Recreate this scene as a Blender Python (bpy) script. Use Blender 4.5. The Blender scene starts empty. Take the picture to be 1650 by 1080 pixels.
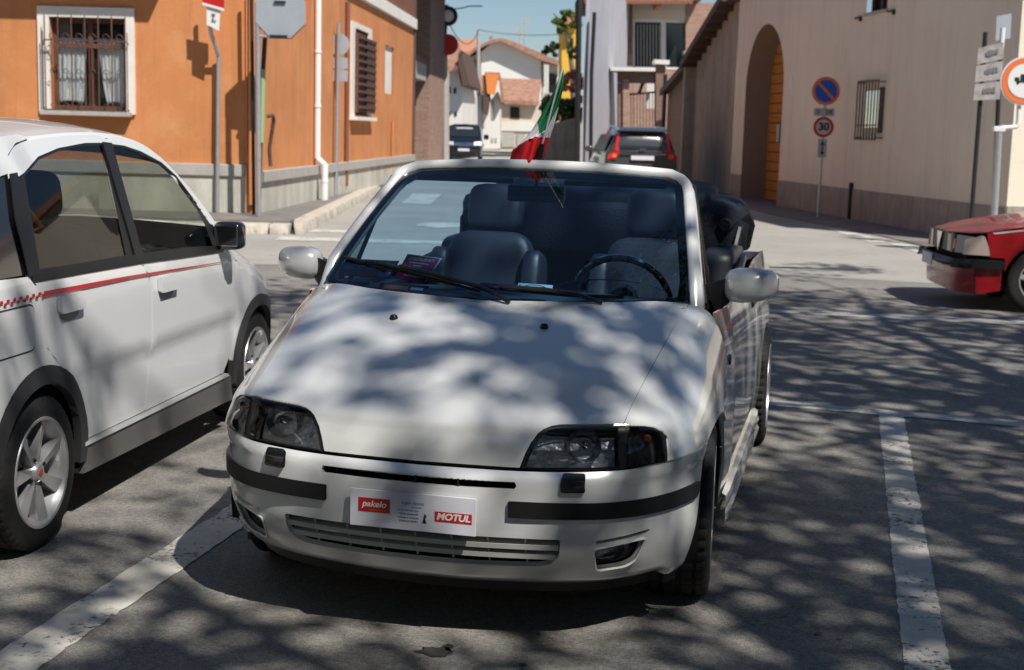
import bpy, bmesh, math, random
import numpy as np
from mathutils import Vector, Matrix
from mathutils.geometry import delaunay_2d_cdt
R = random.Random(7)
scene = bpy.context.scene
COL = scene.collection
pi = math.pi
# ------------------------------------------------------------------ camera
CF, CP, CR, CH = 2228.4, .146, .0272, 1.5268     # focal length in pixels, pitch, roll, eye height
_F = np.array([0, math.cos(CP), -math.sin(CP)]); _R = np.array([1., 0, 0]); _U = np.cross(_R, _F)
_R2 = _R*math.cos(CR)+_U*math.sin(CR); _U2 = _U*math.cos(CR)-_R*math.sin(CR)
cd = bpy.data.cameras.new('camera'); cam = bpy.data.objects.new('camera', cd); COL.objects.link(cam)
cd.sensor_width = 36; cd.lens = CF/1650*36; cd.clip_end = 2000; cd.clip_start = .05
m = Matrix(((_R2[0], _U2[0], -_F[0]), (_R2[1], _U2[1], -_F[1]), (_R2[2], _U2[2], -_F[2])))
cam.matrix_world = Matrix.Translation((0, 0, CH)) @ m.to_4x4()
cd.dof.use_dof = True; cd.dof.focus_distance = 4.3; cd.dof.aperture_fstop = 6.0
scene.camera = cam
# ------------------------------------------------------------------ light
SUN_AZ, SUN_EL = math.radians(36), math.radians(52)      # sun behind the camera, to its right
sdir = Vector((math.sin(SUN_AZ)*math.cos(SUN_EL), -math.cos(SUN_AZ)*math.cos(SUN_EL), math.sin(SUN_EL)))
w = bpy.data.worlds.new('World'); scene.world = w; w.use_nodes = True
nt = w.node_tree; bg = nt.nodes['Background']
sky = nt.nodes.new('ShaderNodeTexSky'); sky.sky_type = 'NISHITA'; sky.sun_disc = False
sky.sun_elevation = SUN_EL; sky.sun_rotation = math.atan2(sdir.x, sdir.y); sky.air_density = 1.0; sky.dust_density = 0.2; sky.ozone_density = 4.5
nt.links.new(sky.outputs[0], bg.inputs[0]); bg.inputs[1].default_value = .072
sl = bpy.data.lights.new('sun', 'SUN'); sl.energy = 5.0; sl.angle = math.radians(.6); sl.color = (1, .955, .88)
so = bpy.data.objects.new('sun', sl); COL.objects.link(so); so.rotation_euler = sdir.to_track_quat('Z', 'Y').to_euler()
so.location = (10, -12, 20)
scene.view_settings.view_transform = 'Standard'; scene.view_settings.look = 'None'
scene.view_settings.exposure = 0.18; scene.view_settings.gamma = 1
scene.cycles.max_bounces = 7; scene.cycles.transparent_max_bounces = 16
scene.cycles.caustics_reflective = False; scene.cycles.caustics_refractive = False

# ------------------------------------------------------------------ helpers
def ray(x, y): return _F + _R2*(x-825)/CF - _U2*(y-540)/CF
def at(x, y, Y):                      # point seen at photo pixel x, y at depth Y in front of the viewer
    d = ray(x, y); d = d*(Y/d[1]); return Vector((d[0], d[1], d[2]+CH))
def atz(x, y, z=0.):
    d = ray(x, y); d = d*((z-CH)/d[2]); return Vector((d[0], d[1], d[2]+CH))

def mat(name, col, rough=.6, metal=0., coat=0., var=0., vscale=3., bump=0., bscale=60., spec=.5, col2=None, emis=None, alpha=1., stretch=None, stain=None):
    m = bpy.data.materials.new(name); m.use_nodes = True; n = m.node_tree; b = n.nodes['Principled BSDF']
    b.inputs['Base Color'].default_value = (*col, 1); b.inputs['Roughness'].default_value = rough
    b.inputs['Metallic'].default_value = metal; b.inputs['Coat Weight'].default_value = coat; b.inputs['Coat Roughness'].default_value = .03
    b.inputs['Specular IOR Level'].default_value = spec
    if emis: b.inputs['Emission Color'].default_value = (*emis, 1); b.inputs['Emission Strength'].default_value = 1
    tc = None
    def coords():
        nonlocal tc
        if tc is None:
            t = n.nodes.new('ShaderNodeTexCoord'); mp = n.nodes.new('ShaderNodeMapping')
            if stretch: mp.inputs['Scale'].default_value = stretch
            n.links.new(t.outputs['Object'], mp.inputs[0]); tc = mp.outputs[0]
        return tc
    if var or col2:
        nz = n.nodes.new('ShaderNodeTexNoise'); nz.inputs['Scale'].default_value = vscale; nz.inputs['Detail'].default_value = 6; nz.inputs['Roughness'].default_value = .62
        n.links.new(coords(), nz.inputs['Vector'])
        cr = n.nodes.new('ShaderNodeValToRGB'); cr.color_ramp.elements[0].position = .32; cr.color_ramp.elements[1].position = .68
        c2 = col2 or tuple(c*(1-var) for c in col)
        c1 = col if col2 else tuple(min(1, c*(1+var)) for c in col)
        cr.color_ramp.elements[0].color = (*c2, 1); cr.color_ramp.elements[1].color = (*c1, 1)
        n.links.new(nz.outputs['Fac'], cr.inputs[0]); out = cr.outputs[0]
        if stain:
            nz2 = n.nodes.new('ShaderNodeTexNoise'); nz2.inputs['Scale'].default_value = stain[1]; nz2.inputs['Detail'].default_value = 8; nz2.inputs['Roughness'].default_value = .7
            n.links.new(coords(), nz2.inputs['Vector'])
            c3 = n.nodes.new('ShaderNodeValToRGB'); c3.color_ramp.elements[0].position = stain[2]; c3.color_ramp.elements[1].position = stain[2]+stain[3]
            mx = n.nodes.new('ShaderNodeMix'); mx.data_type = 'RGBA'; n.links.new(nz2.outputs['Fac'], c3.inputs[0]); n.links.new(c3.outputs[0], mx.inputs[0])
            n.links.new(out, mx.inputs[6]); mx.inputs[7].default_value = (*stain[0], 1); out = mx.outputs[2]
        n.links.new(out, b.inputs['Base Color'])
    if bump:
        nb = n.nodes.new('ShaderNodeTexNoise'); nb.inputs['Scale'].default_value = bscale; nb.inputs['Detail'].default_value = 5
        n.links.new(coords(), nb.inputs['Vector'])
        bp = n.nodes.new('ShaderNodeBump'); bp.inputs['Strength'].default_value = bump; bp.inputs['Distance'].default_value = .02
        n.links.new(nb.outputs['Fac'], bp.inputs['Height']); n.links.new(bp.outputs[0], b.inputs['Normal'])
    return m
def glass(name, tint, refl=1.0, rough=.0):
    m = bpy.data.materials.new(name); m.use_nodes = True; n = m.node_tree; n.nodes.clear()
    o = n.nodes.new('ShaderNodeOutputMaterial'); mx = n.nodes.new('ShaderNodeMixShader'); fr = n.nodes.new('ShaderNodeFresnel'); fr.inputs[0].default_value = 1.52
    ml = n.nodes.new('ShaderNodeMath'); ml.operation = 'MULTIPLY'; ml.inputs[1].default_value = refl; ml.use_clamp = True
    t = n.nodes.new('ShaderNodeBsdfTransparent'); t.inputs[0].default_value = (*tint, 1); g = n.nodes.new('ShaderNodeBsdfGlossy'); g.inputs['Roughness'].default_value = rough
    n.links.new(fr.outputs[0], ml.inputs[0]); n.links.new(ml.outputs[0], mx.inputs[0]); n.links.new(t.outputs[0], mx.inputs[1]); n.links.new(g.outputs[0], mx.inputs[2]); n.links.new(mx.outputs[0], o.inputs[0])
    return m

def mesh(name, verts, faces, mt, parent=None, smooth=False, normals=None, loc=None):
    me = bpy.data.meshes.new(name); me.from_pydata([tuple(v) for v in verts], [], faces); 
    for x in (mt if isinstance(mt, (list, tuple)) else [mt]): me.materials.append(x)
    if smooth: me.polygons.foreach_set('use_smooth', [True]*len(me.polygons))
    me.update()
    if normals is not None: me.normals_split_custom_set_from_vertices([tuple(x) for x in normals])
    o = bpy.data.objects.new(name, me); COL.objects.link(o)
    if parent is not None: o.parent = parent
    if loc is not None: o.location = loc
    return o
class MB:                              # collects simple shapes, then builds ONE mesh object
    def __init__(s): s.v = []; s.f = []
    def add(s, vs, fs):
        b = len(s.v); s.v += [tuple(v) for v in vs]; s.f += [tuple(i+b for i in f) for f in fs]; return s
    def box(s, c, d, rz=0., M=None):
        vs = []
        for sx in (-.5, .5):
            for sy in (-.5, .5):
                for sz in (-.5, .5):
                    p = Vector((sx*d[0], sy*d[1], sz*d[2]))
                    if rz: p = Matrix.Rotation(rz, 3, 'Z') @ p
                    if M: p = M @ p
                    vs.append(p+Vector(c))
        return s.add(vs, [(0, 1, 3, 2), (4, 6, 7, 5), (0, 4, 5, 1), (2, 3, 7, 6), (0, 2, 6, 4), (1, 5, 7, 3)])
    def hexa(s, b, t):                 # two quads, bottom ring and top ring
        return s.add(list(b)+list(t), [(3, 2, 1, 0), (4, 5, 6, 7), (0, 1, 5, 4), (1, 2, 6, 5), (2, 3, 7, 6), (3, 0, 4, 7)])
    def prism(s, pts, ext):            # polygon (list of 3D points) swept by vector ext
        n = len(pts); e = Vector(ext); vs = [Vector(p) for p in pts]+[Vector(p)+e for p in pts]
        return s.add(vs, [tuple(range(n)), tuple(range(2*n-1, n-1, -1))]+[(i+n, (i+1) % n+n, (i+1) % n, i) for i in range(n)])
    def tube(s, pts, r, seg=8, closed=False):
        pts = [Vector(p) for p in pts]; n = len(pts); rings = []; up = None
        for i, p in enumerate(pts):
            a = pts[(i-1) % n] if (i or closed) else p; c = pts[(i+1) % n] if (i < n-1 or closed) else p
            d = (c-a).normalized()
            if up is None: up = d.orthogonal().normalized()
            up = (up-d*up.dot(d)).normalized(); q = d.cross(up); rr = r[i] if isinstance(r, (list, tuple)) else r
            rings.append([p+(up*math.cos(2*pi*k/seg)+q*math.sin(2*pi*k/seg))*rr for k in range(seg)])
        vs = [v for g in rings for v in g]; fs = []
        for i in range(n if closed else n-1):
            j = (i+1) % n
            for k in range(seg): fs.append((i*seg+k, i*seg+(k+1) % seg, j*seg+(k+1) % seg, j*seg+k))
        if not closed: fs += [tuple(range(seg-1, -1, -1)), tuple((n-1)*seg+k for k in range(seg))]
        return s.add(vs, fs)
    def lathe(s, prof, seg=32, axis='Y', c=(0, 0, 0), cap=False):     # prof: (radius, offset along axis)
        vs = []; n = len(prof)
        for k in range(seg):
            a = 2*pi*k/seg
            for r, h in prof:
                p = {'Y': (r*math.cos(a), h, r*math.sin(a)), 'Z': (r*math.cos(a), r*math.sin(a), h), 'X': (h, r*math.cos(a), r*math.sin(a))}[axis]
                vs.append((p[0]+c[0], p[1]+c[1], p[2]+c[2]))
        fs = [(k*n+i, k*n+i+1, ((k+1) % seg)*n+i+1, ((k+1) % seg)*n+i) for k in range(seg) for i in range(n-1)]
        if cap: fs += [tuple(k*n for k in range(seg)), tuple(k*n+n-1 for k in range(seg-1, -1, -1))]
        return s.add(vs, fs)
    def build(s, name, mt, parent=None, smooth=False, bevel=0., loc=None, ang=None):
        o = mesh(name, s.v, s.f, mt, parent, False, None, loc)
        bm = bmesh.new(); bm.from_mesh(o.data); bmesh.ops.recalc_face_normals(bm, faces=bm.faces)
        if bevel:
            es = [e for e in bm.edges if len(e.link_faces) == 2 and e.calc_face_angle(0) > .5]
            bmesh.ops.bevel(bm, geom=es, offset=bevel, segments=2, profile=.6, affect='EDGES', clamp_overlap=True)
        if smooth:
            for f in bm.faces: f.smooth = True
            for e in bm.edges:
                if len(e.link_faces) == 2 and e.calc_face_angle(0) > (ang or .7): e.smooth = False
        bm.to_mesh(o.data); bm.free(); return o
def empty(name, loc=(0, 0, 0), rz=0.):
    o = bpy.data.objects.new(name, None); COL.objects.link(o); o.location = loc; o.rotation_euler = (0, 0, rz); o.empty_display_size = .2; return o
def tag(o, label, cat, group=None):
    o['label'] = label; o['category'] = cat
    if group: o['group'] = group
    return o
def struct(o): o['kind'] = 'structure'; return o
def stuff(o): o['kind'] = 'stuff'; return o
def dup(o, parent=None, loc=None, rz=None):
    c = o.copy(); COL.objects.link(c)
    if parent is not None: c.parent = parent
    for ch in list(o.children): dup(ch, c)
    if loc is not None: c.location = loc
    if rz is not None: c.rotation_euler = (0, 0, rz)
    return c
def text(name, s, size, mt, parent, M, ext=.0015, shear=0., align='CENTER', bold=0., sx=1.):
    cu = bpy.data.curves.new(name, 'FONT'); cu.body = s; cu.size = size; cu.extrude = ext; cu.align_x = align; cu.align_y = 'CENTER'; cu.shear = shear; cu.offset = bold
    o = bpy.data.objects.new(name, cu); COL.objects.link(o); dg = bpy.context.evaluated_depsgraph_get(); dg.update()
    me = bpy.data.meshes.new_from_object(o.evaluated_get(dg)); bpy.data.objects.remove(o)
    me.transform(Matrix.Diagonal((sx, 1, 1, 1))); me.transform(M); me.materials.clear(); me.materials.append(mt)
    o = bpy.data.objects.new(name, me); COL.objects.link(o); o.parent = parent; return o
def frame(o, xdir, ydir):              # matrix whose x/y axes are the given directions
    x = Vector(xdir).normalized(); z = x.cross(Vector(ydir)).normalized(); y = z.cross(x)
    return Matrix.Translation(Vector(o)) @ Matrix((x, y, z)).transposed().to_4x4()

# ---- smooth surfaces: Catmull-Rom patch over a control grid, trimmed by outlines
def crw(t):
    return np.stack([-.5*t**3+t**2-.5*t, 1.5*t**3-2.5*t**2+1, -1.5*t**3+2*t**2+.5*t, .5*t**3-.5*t**2], -1)
class Surf:
    def __init__(s, rows):
        g = np.array(rows, float)
        g = np.concatenate([2*g[:1]-g[1:2], g, 2*g[-1:]-g[-2:-1]], 0); g = np.concatenate([2*g[:, :1]-g[:, 1:2], g, 2*g[:, -1:]-g[:, -2:-1]], 1)
        s.g = g; s.n = g.shape[0]-3; s.m = g.shape[1]-3
    def __call__(s, u, v):
        u = np.asarray(u, float); v = np.asarray(v, float)
        iu = np.clip(np.floor(u).astype(int), 0, s.n-1); iv = np.clip(np.floor(v).astype(int), 0, s.m-1)
        wu = crw(u-iu); wv = crw(v-iv); out = 0
        for a in range(4):
            for b in range(4): out = out+(wu[..., a]*wv[..., b])[..., None]*s.g[iu+a, iv+b]
        return out
    def nrm(s, u, v, e=.02):
        u = np.asarray(u, float); v = np.asarray(v, float)
        n = np.cross(s(u+e, v)-s(u-e, v), s(u, v+e)-s(u, v-e)); return n/(np.linalg.norm(n, axis=-1, keepdims=True)+1e-12)
    def find(s, tgt, axes=(1, 2), guess=None):   # parameters of the surface point with the given coordinates
        uu, vv = np.meshgrid(np.linspace(0, s.n, 41), np.linspace(0, s.m, 41), indexing='ij')
        P = s(uu, vv)[..., list(axes)]; d = ((P-np.array(tgt))**2).sum(-1); k = np.unravel_index(d.argmin(), d.shape)
        q = np.array([uu[k], vv[k]])
        for _ in range(12):
            r = s(q[0], q[1])[list(axes)]-np.array(tgt); J = np.stack([(s(q[0]+1e-4, q[1])-s(q[0]-1e-4, q[1]))[list(axes)], (s(q[0], q[1]+1e-4)-s(q[0], q[1]-1e-4))[list(axes)]], 1)/2e-4
            try: q = q-np.clip(np.linalg.lstsq(J, r, rcond=None)[0], -.4, .4)
            except Exception: break
            q = np.clip(q, [-.3, -.3], [s.n+.3, s.m+.3])
        return q
def inpoly(p, poly):
    x, y = p[..., 0], p[..., 1]; c = np.zeros(x.shape, bool); n = len(poly)
    for i in range(n):
        x1, y1 = poly[i]; x2, y2 = poly[(i+1) % n]
        if y1 == y2: continue
        c ^= ((y1 > y) != (y2 > y)) & (x < (x2-x1)*(y-y1)/(y2-y1)+x1)
    return c
def dens(poly, h, closed=True):
    out = []; n = len(poly)
    for i in range(n if closed else n-1):
        a = np.array(poly[i], float); b = np.array(poly[(i+1) % n], float); k = max(1, int(math.ceil(np.linalg.norm(b-a)/h)))
        out += [tuple(a+(b-a)*j/k) for j in range(k)]
    if not closed: out.append(tuple(poly[-1]))
    return out
def rnd(poly, r, k=4):                 # round the corners of a polygon
    out = []; n = len(poly)
    for i in range(n):
        p = np.array(poly[i], float); a = np.array(poly[i-1], float)-p; b = np.array(poly[(i+1) % n], float)-p
        la, lb = np.linalg.norm(a), np.linalg.norm(b); rr = r[i] if isinstance(r, (list, tuple)) else r
        d = min(rr, la*.45, lb*.45)
        if d < 1e-6: out.append(tuple(p)); continue
        A = p+a/la*d; B = p+b/lb*d
        for j in range(k+1):
            t = j/k; out.append(tuple(A*(1-t)**2+2*p*t*(1-t)+B*t*t))
    return out
def smoothline(pts, k=6, closed=False):
    g = np.array(pts, float); n = len(g); out = []
    if closed: ext = np.concatenate([g[-1:], g, g[:2]], 0); segs = n
    else: ext = np.concatenate([2*g[:1]-g[1:2], g, 2*g[-1:]-g[-2:-1]], 0); segs = n-1
    for i in range(segs):
        for j in range(k):
            wv = crw(np.array(j/k)); out.append(tuple((wv[:, None]*ext[i:i+4]).sum(0)))
    if not closed: out.append(tuple(g[-1]))
    return out
def inset(poly, d):                    # shrink a polygon (any winding) by d
    P = np.array(poly, float); A = 0.5*np.sum(P[:, 0]*np.roll(P[:, 1], -1)-np.roll(P[:, 0], -1)*P[:, 1]); sg = 1 if A > 0 else -1
    out = []
    for i in range(len(P)):
        a = P[i]-P[i-1]; b = P[(i+1) % len(P)]-P[i]; a /= np.linalg.norm(a)+1e-9; b /= np.linalg.norm(b)+1e-9
        na = np.array([-a[1], a[0]])*sg; nb = np.array([-b[1], b[0]])*sg; q = na+nb; q /= max(.35, 1+na@nb); out.append(tuple(P[i]+q*d))
    return out
def patch(name, fn, outline, holes, h, mt, parent=None, side=1, off=0., nfn=None, thick=0., scale=(1, 1), ctr=None):
    """fn(u,v)->points; outline/holes polygons in (u,v); interior grid of spacing h (in scaled units)"""
    sx, sy = scale
    S_ = lambda poly: [(a*sx, b*sy) for a, b in poly]
    loops = [dens(S_(outline), h)]+[dens(S_(q), h) for q in holes]
    vs = []; es = []
    for lp in loops:
        b = len(vs); vs += lp; es += [(b+i, b+(i+1) % len(lp)) for i in range(len(lp))]
    o = np.array(loops[0]); lo, hi = o.min(0), o.max(0)
    gx, gy = np.meshgrid(np.arange(lo[0]+h*.5, hi[0], h), np.arange(lo[1]+h*.5, hi[1], h)); g = np.stack([gx.ravel(), gy.ravel()], 1)
    if len(g):
        ins = inpoly(g, loops[0])
        for q in loops[1:]: ins &= ~inpoly(g, q)
        allb = np.array(vs); g = g[ins]
        if len(g):
            dm = np.array([np.min(((allb-p)**2).sum(1)) for p in g]); g = g[dm > (h*.35)**2]
        vs += [tuple(p) for p in g]
    r = delaunay_2d_cdt([Vector(v) for v in vs], es, [], 0, 1e-7); V = np.array([tuple(v) for v in r[0]])
    F = [tuple(f) for f in r[2]]; cen = np.array([V[list(f)].mean(0) for f in F]); ok = inpoly(cen, loops[0])
    for q in loops[1:]: ok &= ~inpoly(cen, q)
    F = [f for f, k in zip(F, ok) if k]
    U = V/np.array([sx, sy]); P = np.array(fn(U[:, 0], U[:, 1])); e = h*.3
    if nfn is None:
        du = np.array(fn(U[:, 0]+e/sx, U[:, 1]))-np.array(fn(U[:, 0]-e/sx, U[:, 1])); dv = np.array(fn(U[:, 0], U[:, 1]+e/sy))-np.array(fn(U[:, 0], U[:, 1]-e/sy)); N = np.cross(du, dv)
    else: N = nfn(U[:, 0], U[:, 1])
    N = N/(np.linalg.norm(N, axis=1, keepdims=True)+1e-12)
    if ctr is not None and ((P-np.array(ctr))*N).sum() < 0: N = -N
    if F:
        a, b, c = (P[[f[k] for f in F]] for k in range(3)); fn_ = np.cross(b-a, c-a); s_ = np.sign((fn_*N[[f[0] for f in F]]).sum(1).sum())
        if s_ < 0: F = [f[::-1] for f in F]
    P = P+N*off
    if side < 0: P = P*[1, -1, 1]; N = N*[1, -1, 1]; F = [f[::-1] for f in F]
    if thick:                          # add returned edge of the sheet
        n0 = len(P); bd = {}
        for f in F:
            for i in range(3):
                k = (f[i], f[(i+1) % 3]); bd[k] = 1
        be = [k for k in bd if (k[1], k[0]) not in bd]; idx = sorted({i for k in be for i in k}); mp = {i: n0+j for j, i in enumerate(idx)}
        P = np.concatenate([P, P[idx]-N[idx]*thick]); N = np.concatenate([N, N[idx]]); F = F+[(b, a, mp[a], mp[b]) for a, b in be]
    return mesh(name, P, F, mt, parent, True, N)
def onplane(px, py, p0, n):
    d = ray(px, py); n = np.array(n, float); t = ((np.array(p0, float)-np.array([0, 0, CH]))@n)/(d@n); q = d*t; return Vector((q[0], q[1], q[2]+CH))
def panel(name, o, xdir, outline, holes, mt, parent=None, thick=0., h=50., ydir=(0, 0, 1)):
    o = np.array(o, float); X = np.array(Vector(xdir).normalized()); Z = np.array(ydir, float); N = np.cross(X, Z)
    return patch(name, lambda u, v: o+np.outer(u, X)+np.outer(v, Z), outline, holes, h, mt, parent, nfn=lambda u, v: np.tile(N, (len(u), 1)), thick=thick)
def rect(a, b, c, d): return [(a, b), (c, b), (c, d), (a, d)]
# ------------------------------------------------------------------ materials
M = {}
M['asphalt'] = mat('asphalt', (.235, .222, .202), .88, var=.16, vscale=.7, bump=.5, bscale=170, stain=((.165, .156, .144), 9, .5, .25))
n_ = M['asphalt'].node_tree      # stone grain in the asphalt
b_ = n_.nodes['Principled BSDF']; src = b_.inputs['Base Color'].links[0].from_socket
tcn = n_.nodes.new('ShaderNodeTexCoord'); vo = n_.nodes.new('ShaderNodeTexNoise'); vo.inputs['Scale'].default_value = 260; vo.inputs['Detail'].default_value = 2
n_.links.new(tcn.outputs['Object'], vo.inputs['Vector']); rr_ = n_.nodes.new('ShaderNodeMapRange'); rr_.inputs[1].default_value = .3; rr_.inputs[2].default_value = .7; rr_.inputs[3].default_value = .5; rr_.inputs[4].default_value = 1.5
n_.links.new(vo.outputs['Fac'], rr_.inputs[0]); vv_ = n_.nodes.new('ShaderNodeTexVoronoi'); vv_.inputs['Scale'].default_value = 95; n_.links.new(tcn.outputs['Object'], vv_.inputs['Vector']); sv_ = n_.nodes.new('ShaderNodeSeparateColor'); n_.links.new(vv_.outputs['Color'], sv_.inputs[0]); r2_ = n_.nodes.new('ShaderNodeMapRange'); r2_.inputs[3].default_value = .76; r2_.inputs[4].default_value = 1.24; n_.links.new(sv_.outputs[0], r2_.inputs[0]); mu_ = n_.nodes.new('ShaderNodeMath'); mu_.operation = 'MULTIPLY'; n_.links.new(rr_.outputs[0], mu_.inputs[0]); n_.links.new(r2_.outputs[0], mu_.inputs[1]); mm_ = n_.nodes.new('ShaderNodeVectorMath'); mm_.operation = 'SCALE'
n_.links.new(src, mm_.inputs[0]); n_.links.new(mu_.outputs[0], mm_.inputs['Scale']); n_.links.new(mm_.outputs[0], b_.inputs['Base Color'])
def cracks(m, sc, wd, dark):
    n = m.node_tree; b = n.nodes['Principled BSDF']; src = b.inputs['Base Color'].links[0].from_socket; t = n.nodes.new('ShaderNodeTexCoord'); nz = n.nodes.new('ShaderNodeTexNoise'); nz.inputs['Scale'].default_value = 1.6; nz.inputs['Detail'].default_value = 5
    ad = n.nodes.new('ShaderNodeMix'); ad.data_type = 'VECTOR'; ad.inputs[0].default_value = .30; v = n.nodes.new('ShaderNodeTexVoronoi'); v.feature = 'DISTANCE_TO_EDGE'; v.inputs['Scale'].default_value = sc
    n.links.new(t.outputs['Object'], nz.inputs['Vector']); n.links.new(t.outputs['Object'], ad.inputs[4]); n.links.new(nz.outputs['Color'], ad.inputs[5]); n.links.new(ad.outputs[1], v.inputs['Vector'])
    nz2 = n.nodes.new('ShaderNodeTexNoise'); nz2.inputs['Scale'].default_value = .5; n.links.new(t.outputs['Object'], nz2.inputs['Vector'])
    mr = n.nodes.new('ShaderNodeMapRange'); mr.inputs[1].default_value = 0; mr.inputs[2].default_value = wd; mr.inputs[3].default_value = dark; mr.inputs[4].default_value = 1; n.links.new(v.outputs['Distance'], mr.inputs[0])
    m2 = n.nodes.new('ShaderNodeMapRange'); m2.inputs[1].default_value = .5; m2.inputs[2].default_value = .6; n.links.new(nz2.outputs['Fac'], m2.inputs[0])
    mx = n.nodes.new('ShaderNodeMix'); mx.data_type = 'FLOAT'; mx.inputs[2].default_value = 1; n.links.new(m2.outputs[0], mx.inputs[0]); n.links.new(mr.outputs[0], mx.inputs[3])
    sc_ = n.nodes.new('ShaderNodeVectorMath'); sc_.operation = 'SCALE'; n.links.new(src, sc_.inputs[0]); n.links.new(mx.outputs[0], sc_.inputs['Scale']); n.links.new(sc_.outputs[0], b.inputs['Base Color'])
cracks(M['asphalt'], .55, .014, .42)
def worn(name, col, thr=.47, sc=34):      # road paint worn through to the asphalt
    m = mat(name, col, .8, var=.12, vscale=8, bump=.3, bscale=150); n = m.node_tree; b = n.nodes['Principled BSDF']
    t = n.nodes.new('ShaderNodeTexCoord'); z = n.nodes.new('ShaderNodeTexNoise'); z.inputs['Scale'].default_value = sc; z.inputs['Detail'].default_value = 9; z.inputs['Roughness'].default_value = .75
    z2 = n.nodes.new('ShaderNodeTexNoise'); z2.inputs['Scale'].default_value = 3; ad = n.nodes.new('ShaderNodeMath'); ad.operation = 'MULTIPLY_ADD'; ad.inputs[1].default_value = .45
    c = n.nodes.new('ShaderNodeValToRGB'); c.color_ramp.elements[0].position = thr; c.color_ramp.elements[1].position = thr+.06
    n.links.new(t.outputs['Object'], z.inputs['Vector']); n.links.new(t.outputs['Object'], z2.inputs['Vector']); n.links.new(z2.outputs['Fac'], ad.inputs[0]); n.links.new(z.outputs['Fac'], ad.inputs[2]); ad.inputs[2].default_value = 0
    n.links.new(ad.outputs[0], c.inputs[0]); c.color_ramp.elements[0].position = thr+.13; c.color_ramp.elements[1].position = thr+.2
    n.links.new(c.outputs[0], b.inputs['Alpha']); return m
M['paint'] = worn('road_paint', (.60, .57, .51)); M['road'] = mat('light_road_asphalt', (.35, .332, .302), .9, var=.12, vscale=.5, bump=.4, bscale=120, stain=((.29, .27, .24), 5, .52, .2)); M['paint_faint'] = worn('road_paint_faint', (.46, .45, .43), .44)
M['pave'] = mat('pavement', (.2, .185, .17), .9, var=.2, vscale=2, bump=.4, bscale=80)
M['stone'] = mat('kerb_stone', (.52, .47, .40), .8, var=.25, vscale=6, bump=.4, bscale=40, stain=((.22, .19, .16), 7, .58, .1))
M['orange'] = mat('orange_plaster', (.60, .235, .085), .85, var=.13, vscale=.8, bump=.15, bscale=30, stain=((.66, .31, .14), 1.7, .5, .3))
def streaks(m, dark=.72, sc=(2.2, 2.2, .16)):      # rain streaks running down a wall
    n = m.node_tree; b = n.nodes['Principled BSDF']; src = b.inputs['Base Color'].links[0].from_socket; t = n.nodes.new('ShaderNodeTexCoord'); mp = n.nodes.new('ShaderNodeMapping'); mp.inputs['Scale'].default_value = sc
    nz = n.nodes.new('ShaderNodeTexNoise'); nz.inputs['Scale'].default_value = 2.2; nz.inputs['Detail'].default_value = 9; nz.inputs['Roughness'].default_value = .7; mr = n.nodes.new('ShaderNodeMapRange'); mr.inputs[1].default_value = .5; mr.inputs[2].default_value = .72; mr.inputs[3].default_value = 1; mr.inputs[4].default_value = dark
    n.links.new(t.outputs['Object'], mp.inputs[0]); n.links.new(mp.outputs[0], nz.inputs['Vector']); n.links.new(nz.outputs['Fac'], mr.inputs[0]); s_ = n.nodes.new('ShaderNodeVectorMath'); s_.operation = 'SCALE'; n.links.new(src, s_.inputs[0]); n.links.new(mr.outputs[0], s_.inputs['Scale']); n.links.new(s_.outputs[0], b.inputs['Base Color'])
streaks(M['orange'], .80)
M['terracotta'] = mat('brown_plaster', (.20, .075, .045), .85, var=.12, vscale=1)
M['white'] = mat('white_plaster', (.78, .74, .68), .8, var=.06, vscale=2)
M['plinth'] = mat('plinth_render', (.52, .50, .43), .9, var=.22, vscale=2.2, bump=.3, bscale=25, stretch=(1, 1, .35), stain=((.24, .19, .13), 3, .6, .12))
M['ledge'] = mat('ledge_stone', (.42, .40, .37), .8, var=.1, vscale=5)
M['beige'] = mat('beige_plaster', (.80, .715, .585), .85, var=.06, vscale=.35, bump=.15, bscale=35, stain=((.71, .625, .50), 1.1, .58, .2))
M['greyp'] = mat('grey_plinth', (.36, .32, .28), .9, var=.14, vscale=1.6, bump=.25, bscale=30)
M['oldwall'] = mat('old_plaster', (.40, .35, .29), .9, var=.22, vscale=1.3, bump=.35, bscale=12, stain=((.24, .2, .17), 1.3, .52, .2))
M['brown'] = mat('brown_reveal', (.28, .20, .14), .8, var=.05)
streaks(M['beige'], .86); streaks(M['greyp'], .6, (3, 3, .3)); streaks(M['oldwall'], .6, (1.5, 1.5, .2))
M['wood'] = mat('orange_wood', (.50, .20, .045), .5, var=.25, vscale=5, stretch=(1, 1, 12))
M['iron'] = mat('rusty_iron', (.10, .055, .04), .6, var=.3, vscale=20)
M['black'] = mat('black_metal', (.018, .018, .02), .5)
M['galv'] = mat('galvanised_steel', (.47, .48, .50), .45, metal=.6, var=.08, vscale=12)
M['signback'] = mat('sign_back', (.42, .46, .50), .5, metal=.3, var=.06, vscale=4)
M['whitep'] = mat('white_paint', (.78, .78, .78), .45)
M['green'] = mat('pale_green_paint', (.30, .42, .22), .6)
M['red'] = mat('red_paint', (.50, .02, .015), .4); M['redor'] = mat('faded_red', (.75, .18, .06), .5)
M['blue'] = mat('sign_blue', (.02, .10, .45), .4); M['glassd'] = mat('dark_glass', (.02, .025, .03), .06, spec=.8)
M['lace'] = mat('lace_curtain', (.95, .97, .97), .9, var=.1, vscale=30, emis=None)
M['dark'] = mat('dark_interior', (.03, .025, .022), .9)
M['shutter'] = mat('brown_shutter', (.12, .05, .03), .6, var=.2, vscale=10)
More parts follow.
